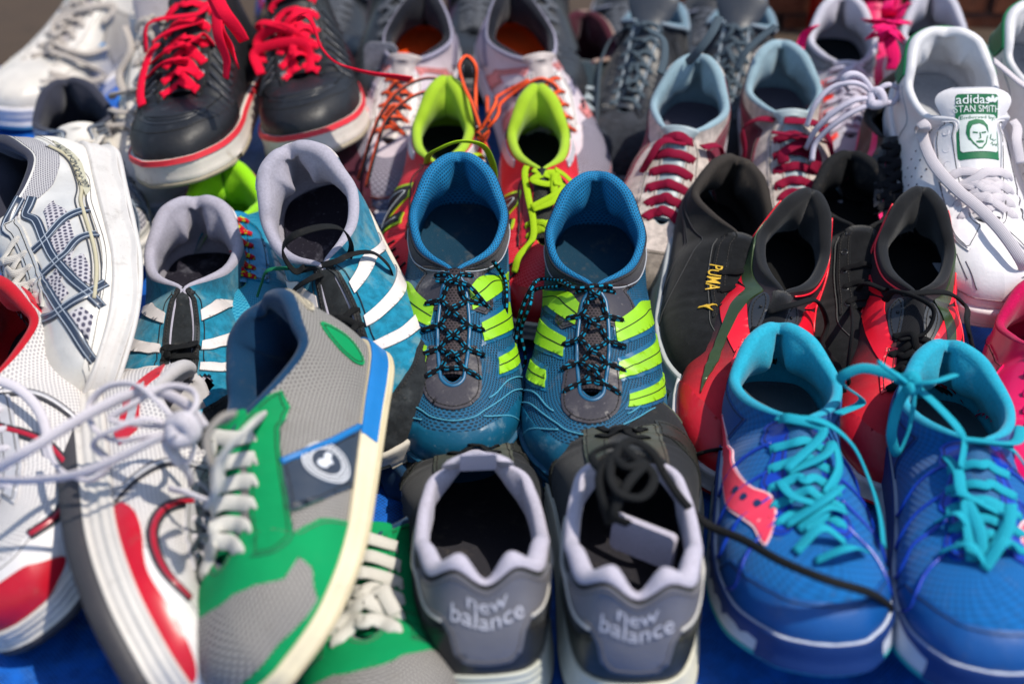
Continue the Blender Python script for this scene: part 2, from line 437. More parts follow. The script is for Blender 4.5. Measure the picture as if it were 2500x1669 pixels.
        if m2:
            rows = [s.Q(U, np.full(nu, k), np.full(nu, float(o))) for k, o in ((-.02, flare-3), (0, flare), (kout*.6, flare+.6), (kout, flare+.2), (kout, flare-3))]
            V = np.stack(rows, 1); F = grid_faces(nu, 5, wrap=True); F.append(tuple(i*5 for i in reversed(range(nu))))
            uv = np.stack([np.repeat((U*s.K)[:, None], 5, 1), np.repeat(np.arange(5.)[None], nu, 0)], -1)
            s.emit('outsole', V.reshape(-1, 3), F, m2, uv.reshape(-1, 2))

    def solepatch(s, name, poly, m, off=1.0, prof=None, parent=None, smoothed=False, flare=2.0, rim=1.5):
        def f(U, k, o):
            out = np.interp(k, [0, .2, .35, .6, .86, 1.0], [flare, flare+.3, flare*.7, flare*.25+rim*.5, rim, rim*.5])
            return s.Q(U, k, out+o)
        return s.patch(name, poly, m, off, fn=f, sy=30, smoothed=smoothed, parent=parent)

    def patch(s, name, poly, m, off=1.0, holes=(), fn=None, sx=None, sy=72., step=5.0, smoothed=False, parent=None, label=None, base=-.4):
        dflt = fn is None; sx = sx or s.K; fn = fn or (lambda U, h, o: s.P(U, h, o))
        def prep(pl):
            q = np.array(pl, float)*[sx, sy]
            if smoothed:
                n = len(q); k = np.arange(n); q = hermite(k, q, np.linspace(0, n, n*7, endpoint=False), period=n)
            out = []
            for i in range(len(q)):
                a, b = q[i], q[(i+1) % len(q)]; n = max(1, int(np.linalg.norm(b-a)/2.3))
                for j in range(n): out.append(a+(b-a)*j/n)
            return np.array(out)
        loops = [prep(poly)]+[prep(h) for h in holes]
        pts = []; edges = []; o = 0
        for l in loops:
            n = len(l); pts += l.tolist(); edges += [(o+i, o+(i+1) % n) for i in range(n)]; o += n
        nb = o; mn = loops[0].min(0); mx = loops[0].max(0)
        gx, gy = np.meshgrid(np.arange(mn[0]+step*.5, mx[0], step), np.arange(mn[1]+step*.5, mx[1], step))
        g = np.stack([gx.ravel(), gy.ravel()], 1)
        if len(g):
            ins = pip(loops[0], g)
            for l in loops[1:]: ins &= ~pip(l, g)
            b = np.array(pts); g = g[ins]
            if len(g): g = g[np.min(np.linalg.norm(g[:, None]-b[None], axis=2), axis=1) > step*.4]
            pts += g.tolist()
        r = delaunay_2d_cdt([Vector(q) for q in pts], edges, [], 0, 1e-4)
        vv = np.array([tuple(q) for q in r[0]]); F = [tuple(f) for f in r[2]]
        cen = np.array([vv[list(f)].mean(0) for f in F]); ok = pip(loops[0], cen)
        for l in loops[1:]: ok &= ~pip(l, cen)
        F = [f for f, k in zip(F, ok) if k]
        # orient ccw
        FF = []
        for f in F:
            a, b, c = vv[f[0]], vv[f[1]], vv[f[2]]
            FF.append(f if (b[0]-a[0])*(c[1]-a[1])-(b[1]-a[1])*(c[0]-a[0]) > 0 else tuple(reversed(f)))
        U = vv[:, 0]/sx; h = vv[:, 1]/sy
        Vt = fn(U, h, np.full(len(U), float(off)))
        cnt = {}
        for f in FF:
            for i in range(len(f)):
                e = (f[i], f[(i+1) % len(f)]); cnt[e] = 1
        be = [e for e in cnt if (e[1], e[0]) not in cnt]
        bv = sorted({i for e in be for i in e}); mp = {v: len(vv)+i for i, v in enumerate(bv)}
        Vb = fn(U[bv], h[bv], np.full(len(bv), float(base)))
        # duplicate rim for crisp edge
        mp2 = {v: len(vv)+len(bv)+i for i, v in enumerate(bv)}; Vr = Vt[bv]
        V = np.concatenate([Vt, Vb, Vr])
        SF = [(mp[a], mp[b], mp2[b], mp2[a]) for a, b in be]
        vq = s.uvm(U, h) if dflt else vv
        uv = np.concatenate([vq, vq[bv], vq[bv]])
        o = s.emit(name, V, FF+SF, m, uv, parent, label)
        if name in STITCHED and parent is None:   # row of stitches just inside the edge
            q = loops[0]; q = q[::2]
            a, b = np.roll(q, 2, 0), np.roll(q, -2, 0); t = nrm(b-a); nn = np.stack([-t[:, 1], t[:, 0]], 1)
            ar = np.sum(q[:, 0]*np.roll(q, -1, 0)[:, 1]-q[:, 1]*np.roll(q, -1, 0)[:, 0]); q2 = q+nn*2.6*(1 if ar > 0 else -1)
            ok = pip(loops[0], q2) & (q2[:, 1] > 4) & (q2[:, 1] < sy-2); k = 0; parts = []
            while k < len(q2):
                if not ok[k]: k += 1; continue
                e = k
                while e < len(q2) and ok[e] and (e == k or np.linalg.norm(q2[e]-q2[e-1]) < 12): e += 1
                if e-k > 4:
                    w2 = q2[k:e]; p = fn(w2[:, 0]/sx, w2[:, 1]/sy, np.full(len(w2), off+.12)); parts.append(sweep(spline(p, 3), .75, .6, ns=5, flat=False))
                k = max(e, k+1)
            for pt in parts:
                s.emit('stitching', pt[0], pt[1], mat('stitch', STITCHED[name], dirt=0), pt[2], o)
        return o

    def frame(s, U0, h0, fn=None):
        """inverse jacobian: mm -> (dU, dh)"""
        fn = fn or (lambda U, h: s.P(U, h)); e = 2e-3
        a = (fn(np.array([U0+e]), np.array([h0]))-fn(np.array([U0-e]), np.array([h0])))[0]/(2*e)
        b = (fn(np.array([U0]), np.array([h0+e]))-fn(np.array([U0]), np.array([h0-e])))[0]/(2*e)
        x = a/np.linalg.norm(a); z = b-x*np.dot(b, x); z /= np.linalg.norm(z)
        J = np.array([[np.dot(a, x), np.dot(b, x)], [0, np.dot(b, z)]])
        return np.linalg.inv(J)

    def mmpoly(s, U0, h0, pts, ang=0, scale=1):
        J = s.frame(U0, h0); q = np.array(pts, float)*scale; a = R(ang)
        q = q@np.array([[math.cos(a), math.sin(a)], [-math.sin(a), math.cos(a)]])
        q = q*[s.mir, 1]
        return (q@J.T+[U0, h0]).tolist()

    def text(s, U0, h0, txt, size, m, ang=0, off=.8, stretch=1.0, spacing=1.0, thick=.0, name='lettering', parent=None, fn=None):
        V, F = textmesh(txt, size, spacing, thick)
        q = V*[stretch, 1]; a = R(ang); q = q@np.array([[math.cos(a), math.sin(a)], [-math.sin(a), math.cos(a)]])
        q = q*[s.mir, 1]; J = s.frame(U0, h0, (lambda U, h: fn(U, h, np.zeros(np.shape(U)))) if fn else None); uh = q@J.T+[U0, h0]
        def flat_(U, h, o):      # follow the panel, not its small creases
            c = np.array([[U0], [h0]]); p0 = s.P0(c[0], c[1]); dc = s.disp(c[0], c[1], p0)[0]; s.P(U, h); return s.P0(U, h)+s._n*(o+dc)[:, None]
        ff = fn or flat_
        W = ff(uh[:, 0], uh[:, 1], np.full(len(q), float(off)))
        if s.mir < 0: F = [tuple(reversed(f)) for f in F]
        return s.emit(name, W, F, m, q, parent, smooth=False)

    def tube(s, name, pts, rad, m, flat=False, parent=None, t=None, up=None, n=8, closed=False):
        pth = spline(pts, n) if len(pts) > 2 else np.array(pts)
        V, F, uv = sweep(pth, rad*2, (t or rad*2), up=up, flat=flat)
        return s.emit(name, V, F, m, uv, parent)

    def plate(s, name, c, ax, ay, V, F, m, parent=None, off=0.):
        """flat figure V (mm) laid on the plane through c spanned by ax, ay (local)"""
        c = np.array(c, float); ax = nrm(np.array(ax, float)); ay = nrm(np.array(ay, float)-ax*np.dot(ax, ay)); n = np.cross(ax, ay)
        V = np.asarray(V, float); fl = s.mir
        W = c+V[:, :1]*ax*fl+V[:, 1:2]*ay+n*off
        if s.mir < 0: F = [tuple(reversed(f)) for f in F]
        return s.emit(name, W, F, m, V, parent, smooth=False)
    def box(s, name, c, ax, ay, w_, h_, t_, m, r=6, parent=None):
        pts = []
        for cx, cy, a0 in ((1, 1, 0), (-1, 1, 90), (-1, -1, 180), (1, -1, 270)):
            for k in range(5): a = R(a0+k*22.5); pts.append((cx*(w_/2-r)+math.cos(a)*r, cy*(h_/2-r)+math.sin(a)*r))
        c = np.array(c, float); ax = nrm(np.array(ax, float)); ay = nrm(np.array(ay, float)-ax*np.dot(ax, ay)); n = np.cross(ax, ay); N = len(pts)
        V = []; 
        for sc__, z in ((1, -t_/2), (1, t_/2*.5), (.97, t_/2)):
            for x, y in pts: V.append(c+ax*x*sc__+ay*y*sc__+n*z)
        F = [(k*N+i, k*N+(i+1) % N, (k+1)*N+(i+1) % N, (k+1)*N+i) for k in range(2) for i in range(N)]+[tuple(range(2*N, 3*N)), tuple(reversed(range(N)))]
        return s.emit(name, V, F, m, [(v@ax, v@ay) for v in V], parent, smooth=False)
    def band(s, name, lower, upper, m, off=1.0, **k):
        return s.patch(name, list(lower)+list(reversed(upper)), m, off, **k)
    def grow(s, poly, d):
        q = np.array(poly, float)*[s.K, 72.]; a = np.roll(q, 1, 0); b = np.roll(q, -1, 0); t = nrm(b-a); n = np.stack([t[:, 1], -t[:, 0]], 1)
        ar = np.sum(q[:, 0]*b[:, 1]-q[:, 1]*b[:, 0]); return ((q+n*d*(1 if ar > 0 else -1))/[s.K, 72.]).tolist()
    def both(s, name, poly, m, off=1.0, **k):
        s.patch(name, poly, m, off, **k); return s.patch(name, [(-u, h) for u, h in reversed(poly)], m, off, **k)
    def seam(s, uh, m, rad=.5, off=.3, name='stitching', n=10, parent=None):
        k = spline(np.array(uh, float)*[s.K, 72], n)/[s.K, 72]
        p = s.P(k[:, 0], k[:, 1], off); V, F, uv = sweep(p, rad*2, rad*2, up=None, ns=5, flat=False)
        return s.emit(name, V, F, m, uv, parent)

    def tongue(s, m, ext=8, wt=20, curl=0., thick=5, drop=2.0, m2=None, arch=5.0, side=0.):
        rows = []; nq = 15; q = np.linspace(-1, 1, nq)
        us = np.linspace(.90, .45, 14); ctr = []; hw = []
        for u in us:
            t = s.lk(s.top, np.array([u]))[0]; z = t[2]+s.zsp(t[1])
            ctr.append((0, t[1], z-drop)); hw.append(t[0]+5)
        d = np.array(ctr[-1])-np.array(ctr[-5]); d /= np.linalg.norm(d); c = np.array(ctr[-1]); w0 = hw[-1]
        ne = 12
        for i in range(1, ne+1):
            f = i/ne; dd = d+np.array([0, curl*f, .35*f]); dd /= np.linalg.norm(dd)
            c = c+dd*ext/ne; ctr.append(c.copy())
            wr = w0+(wt-w0)*min(1, f*1.8)
            if f > .6: wr *= max(.3, 1-((f-.6)/.4)**3*.45)
            hw.append(wr)
        ctr = np.array(ctr); hw = np.array(hw)
        ctr[:, 0] += side*np.linspace(0, 1, len(ctr))**2
        tg = nrm(np.gradient(ctr, axis=0)); up = nrm(np.cross(np.broadcast_to([1., 0, 0], tg.shape), tg)); up *= np.sign(up[:, 2:3]+1e-6)
        V = []
        n = len(ctr)
        for side_ in (1, -1):
            for i in range(n):
                for a in q:
                    ed = (1-abs(a)**4)**.5 if abs(a) < 1 else 0
                    endr = 1 if i < n-2 else (.7 if i == n-2 else .1)
                    V.append(ctr[i]+np.array([a*hw[i], 0, 0])+up[i]*(arch*(1-a*a)-arch*.5+side_*thick/2*ed*endr-(0 if side_ > 0 else 0)))
        V = np.array(V); F = []
        for i in range(n-1):
            for j in range(nq-1):
                a = i*nq+j; F.append((a, a+1, a+nq+1, a+nq)); b = n*nq+a; F.append((b, b+nq, b+nq+1, b+1))
        e = (n-1)*nq
        for j in range(nq-1): F.append((e+j, e+j+1, n*nq+e+j+1, n*nq+e+j)[::-1])
        F = [tuple(reversed(f)) for f in F]
        s.tctr, s.thw, s.tup, s.tarch, s.tth = ctr, hw, up, arch, thick
        ll = np.concatenate([[0], np.cumsum(np.linalg.norm(np.diff(ctr, axis=0), axis=1))])
        uv = np.array([[a*hw[i], ll[i]] for _ in (0, 1) for i in range(n) for a in q])
        # tongue needs the same handedness as rest
        return s.emit('tongue', V, [tuple(reversed(f)) for f in F], m, uv)

    def tonguept(s, a, v, off=0.):
        """point on the tongue's outer face: a -1..1 across, v 0..1 along"""
        n = len(s.tctr); f = np.clip(v, 0, 1)*(n-1); i = np.minimum(f.astype(int), n-2); f = (f-i)[:, None]
        c = s.tctr[i]*(1-f)+s.tctr[i+1]*f; u = nrm(s.tup[i]*(1-f)+s.tup[i+1]*f); w_ = s.thw[i]*(1-f[:, 0])+s.thw[i+1]*f[:, 0]
        ed = np.sqrt(np.clip(1-np.abs(a)**4, 0, 1))
        return c+np.stack([a*w_, 0*a, 0*a], 1)+u*(s.tarch*(1-a*a)-s.tarch*.5+s.tth/2*ed+off)[:, None]

    def eye(s, i, n, side, h=.90, u0=.475, u1=.83):
        u = u0+(u1-u0)*i/max(1, n-1); return u*side, h

    def eyelets(s, n, m, h=.90, r=2.4, u0=.475, u1=.83, hole=None, flat=False):
        me = {}
        for side in (1, -1):
            for i in range(n):
                U, hh = s.eye(i, n, side, h, u0, u1); c = s.P(np.array([U]), np.array([hh]), .9)[0]; nn = s._n[0]; tt = s._t[0]; bb = np.cross(nn, tt)
                V = []; F = []; a = np.linspace(0, 2*math.pi, 12, endpoint=False)
                for (rr, z) in ((r*1.45, -.8), (r*1.4, .2), (r*1.15, .8), (r*.85, .5), (r*.8, -.6)):
                    for x in a: V.append(c+bb*math.cos(x)*rr+tt*math.sin(x)*rr+nn*z)
                for j in range(4):
                    for k in range(12): F.append((j*12+k, j*12+(k+1) % 12, (j+1)*12+(k+1) % 12, (j+1)*12+k)[::-1])
                k0 = len(V)
                for x in a: V.append(c+bb*math.cos(x)*r*.85+tt*math.sin(x)*r*.85-nn*.15)
                F.append(tuple(range(k0, k0+12))[::-1])
                V = np.array(V)
                F = [tuple(reversed(f)) for f in F] if True else F
                s.emit('eyelet', V, F, m, None, mats=([hole or mat('foam', '0a0a0c', dirt=0)], [0]*48+[1]))

    def laces(s, n, m, w_=6, t_=1.6, style='cross', h=.90, lift=4, u0=.475, u1=.83, first=0, flat=True, bars=(), jit=1.0, last=None, name='lace', over=None):
        rr = random.Random(s.seed*31+5); parts = []
        last = n if last is None else last
        def eyep(i, side, off): U, hh = s.eye(i, n, side, h, u0, u1); return s.P(np.array([U]), np.array([hh]), off)[0]
        def edge(i, side, off):
            U, hh = s.eye(i, n, side, h, u0, u1); return s.P(np.array([U]), np.array([.985]), off)[0]
        def strand(i, j, sd, z):
            a0, a1, a2 = eyep(i, sd, -1.5), eyep(i, sd, 1.8), edge(i, sd, 2.2); b2, b1, b0 = edge(j, -sd, 2.2), eyep(j, -sd, 1.8), eyep(j, -sd, -1.5)
            mid = (a2+b2)/2+np.array([rr.uniform(-1, 1)*jit, rr.uniform(-2, 2)*jit, z+rr.uniform(-.8, 1.2)*jit])
            q1 = a2*.7+b2*.3+np.array([0, rr.uniform(-1, 1)*jit, z*.75]); q2 = a2*.3+b2*.7+np.array([0, rr.uniform(-1, 1)*jit, z*.75])
            parts.append(sweep(spline([a0, a1, a2, q1, mid, q2, b2, b1, b0], 4), w_, t_, up=[0, .45, .9], flat=flat))
        for i in range(first, last-1):
            if style == 'cross':
                strand(i, i+1, 1, lift); strand(i, i+1, -1, lift+t_*1.1)
            elif style == 'bar':
                strand(i, i, 1, lift)
            elif style == 'diag':
                strand(i, i+1, 1, lift)
        if style in ('cross', 'bar'): strand(last-1, last-1, 1, lift*.7)
        for i, j, sd, z in bars: strand(i, j, sd, z)
        V, F, uv = join(parts)
        return s.emit(name, V, F, m, uv)

    def cord(s, pts, m, w_=5, t_=1.5, flat=True, name='lace', n=8, twist=0., up=None):
        """loose lace through local points (mm, lateral = +x)"""
        P_ = []
        for q in pts:
            if len(q) == 2: P_.append(s.P(np.array([q[0]]), np.array([q[1]]), 2.)[0])
            else: P_.append(np.array(q, float))
        V, F, uv = sweep(spline(P_, n), w_, t_, up=up, flat=flat, twist=twist)
        return s.emit(name, V, F, m, uv)

    def place(s, heel, toe, ztoe=0., roll=0., zheel=None, sol=0, dbg=False):
        """heel-top centre and toe tip seen along two sight lines; the shoe keeps its real length.
        Gives the position, heading and lean of the shoe on the ground or on what it lies on."""
        A, B = s.A.copy(), s.B.copy(); Ld = np.linalg.norm(B-A)*.001
        def ray(q):
            x = (q[0]/2349-.5)*36/FOC; y = -(q[1]/1568-.5)*36*1568/2349/FOC
            d = cam_R@np.array([x, y, -1.]); return d/np.linalg.norm(d)
        o = np.array(cam.location); dh, dt = ray(heel), ray(toe)
        def other(pt, d, s_):
            oc = o-pt; b = np.dot(oc, d); c = np.dot(oc, oc)-Ld**2; D = b*b-c
            if D < 0: return o-d*b, True
            return o+d*(-b+(1 if s_ else -1)*math.sqrt(D)), False
        if zheel is None:
            Bw = o+dt*((ztoe*.001-o[2])/dt[2]); Aw, bad = other(Bw, dh, 0 if sol else 1)
        else:
            Aw = o+dh*((zheel*.001-o[2])/dh[2]); Bw, bad = other(Aw, dt, 1 if sol else 0)
        wd = nrm(Bw-Aw); ld = nrm(B-A)
        def fr(d, up, rl=0):
            z = up-d*np.dot(up, d); z = z/np.linalg.norm(z); x = np.cross(d, z)
            if rl: a = R(rl); z, x = z*math.cos(a)+x*math.sin(a), x*math.cos(a)-z*math.sin(a)
            return np.stack([x, d, z], 1)
        M = fr(wd, np.array([0, 0, 1.]), roll)@fr(ld, np.array([0, 0, 1.])).T
        loc = Bw-M@(B*.001)
        mm = Matrix(M.tolist()).to_4x4(); mm.translation = Vector(loc.tolist()); s.root.matrix_world = mm
        if dbg:
            hb = M@np.array([0, 0, 0])+loc; tilt = math.degrees(math.asin((M@np.array([0, 1., 0]))[2]))
            print(f'PLACE {s.root.name:28s} heel-bottom z {hb[2]*1000:6.0f} toe z {Bw[2]*1000:5.0f} tilt {tilt:5.1f} yaw {math.degrees(math.atan2(wd[0],-wd[1])):6.1f} loc {loc[0]:.2f} {loc[1]:.2f}{" UNREACHED" if bad else ""}')
cam_R = np.array(cam.rotation_euler.to_matrix())
def sight(x, y):
    d = cam_R@np.array([(x/2349-.5)*36/FOC, -(y/1568-.5)*36*1568/2349/FOC, -1.]); return d/np.linalg.norm(d)
def wpt(x, y, z):
    o = np.array(cam.location); d = sight(x, y); return o+d*((z*.001-o[2])/d[2])
def loc(s, w):
    M = np.array(s.root.matrix_world); q = (np.asarray(w)-M[:3, 3])@M[:3, :3]*1000; q[0] *= s.mir; return q
def pz(s, x, y, z): return tuple(loc(s, wpt(x, y, z)))
def ps(s, x, y, lift=2.5):
    if not hasattr(s, '_inv'):
        U = np.linspace(-1, 1, 801); h = np.linspace(.02, 1, 70); UU, HH = np.meshgrid(U, h, indexing='ij'); UU = UU.ravel(); HH = HH.ravel()
        P = s.P(UU, HH, 0.); n = s._n.copy(); Pl = P.copy(); P = P.copy(); P[:, 0] *= s.mir; nn = n.copy(); nn[:, 0] *= s.mir
        M = np.array(s.root.matrix_world); W = P*.001@M[:3, :3].T+M[:3, 3]; o = np.array(cam.location); c = (W-o)@cam_R
        px = (c[:, 0]/-c[:, 2]*FOC/36+.5)*2349; py = (.5-(c[:, 1]/-c[:, 2])*FOC/36*2349/1568)*1568
        face = np.sum((nn@M[:3, :3].T)*(o-W), 1) > 0
        s._inv = (UU, HH, Pl, n, px, py, face, -c[:, 2])
    UU, HH, Pl, n, px, py, face, dep = s._inv
    d = np.hypot(px-x, py-y)+np.where(face, 0, 1e4); m = d.min(); c = np.where(d < m+4)[0]; i = c[np.argmin(dep[c]+d[c]*.002)]
    return tuple(Pl[i]+n[i]*lift)

_tm = {}
def textmesh(txt, size, spacing=1.0, thick=0.):
    k = (txt, size, spacing, thick)
    if k in _tm: return _tm[k]
    cu = bpy.data.curves.new('txt', 'FONT'); cu.body = txt; cu.size = size*1.38; cu.align_x = 'CENTER'; cu.align_y = 'CENTER'
    cu.space_character = spacing; cu.offset = thick; cu.resolution_u = 3; cu.space_line = .85
    o = bpy.data.objects.new('txt', cu); sc.collection.objects.link(o)
    bpy.context.view_layer.update()
    me = o.evaluated_get(bpy.context.evaluated_depsgraph_get()).to_mesh()
    V = np.array([(v.co.x, v.co.y) for v in me.vertices]); F = [tuple(p.vertices) for p in me.polygons]
    out = []
    for f in F:
        a = 0
        for i in range(len(f)):
            p, q = V[f[i]], V[f[(i+1) % len(f)]]; a += p[0]*q[1]-p[1]*q[0]
        out.append(f if a > 0 else tuple(reversed(f)))
    o.evaluated_get(bpy.context.evaluated_depsgraph_get()).to_mesh_clear()
    sc.collection.objects.unlink(o); bpy.data.objects.remove(o); bpy.data.curves.remove(cu)
    _tm[k] = (V, out); return _tm[k]
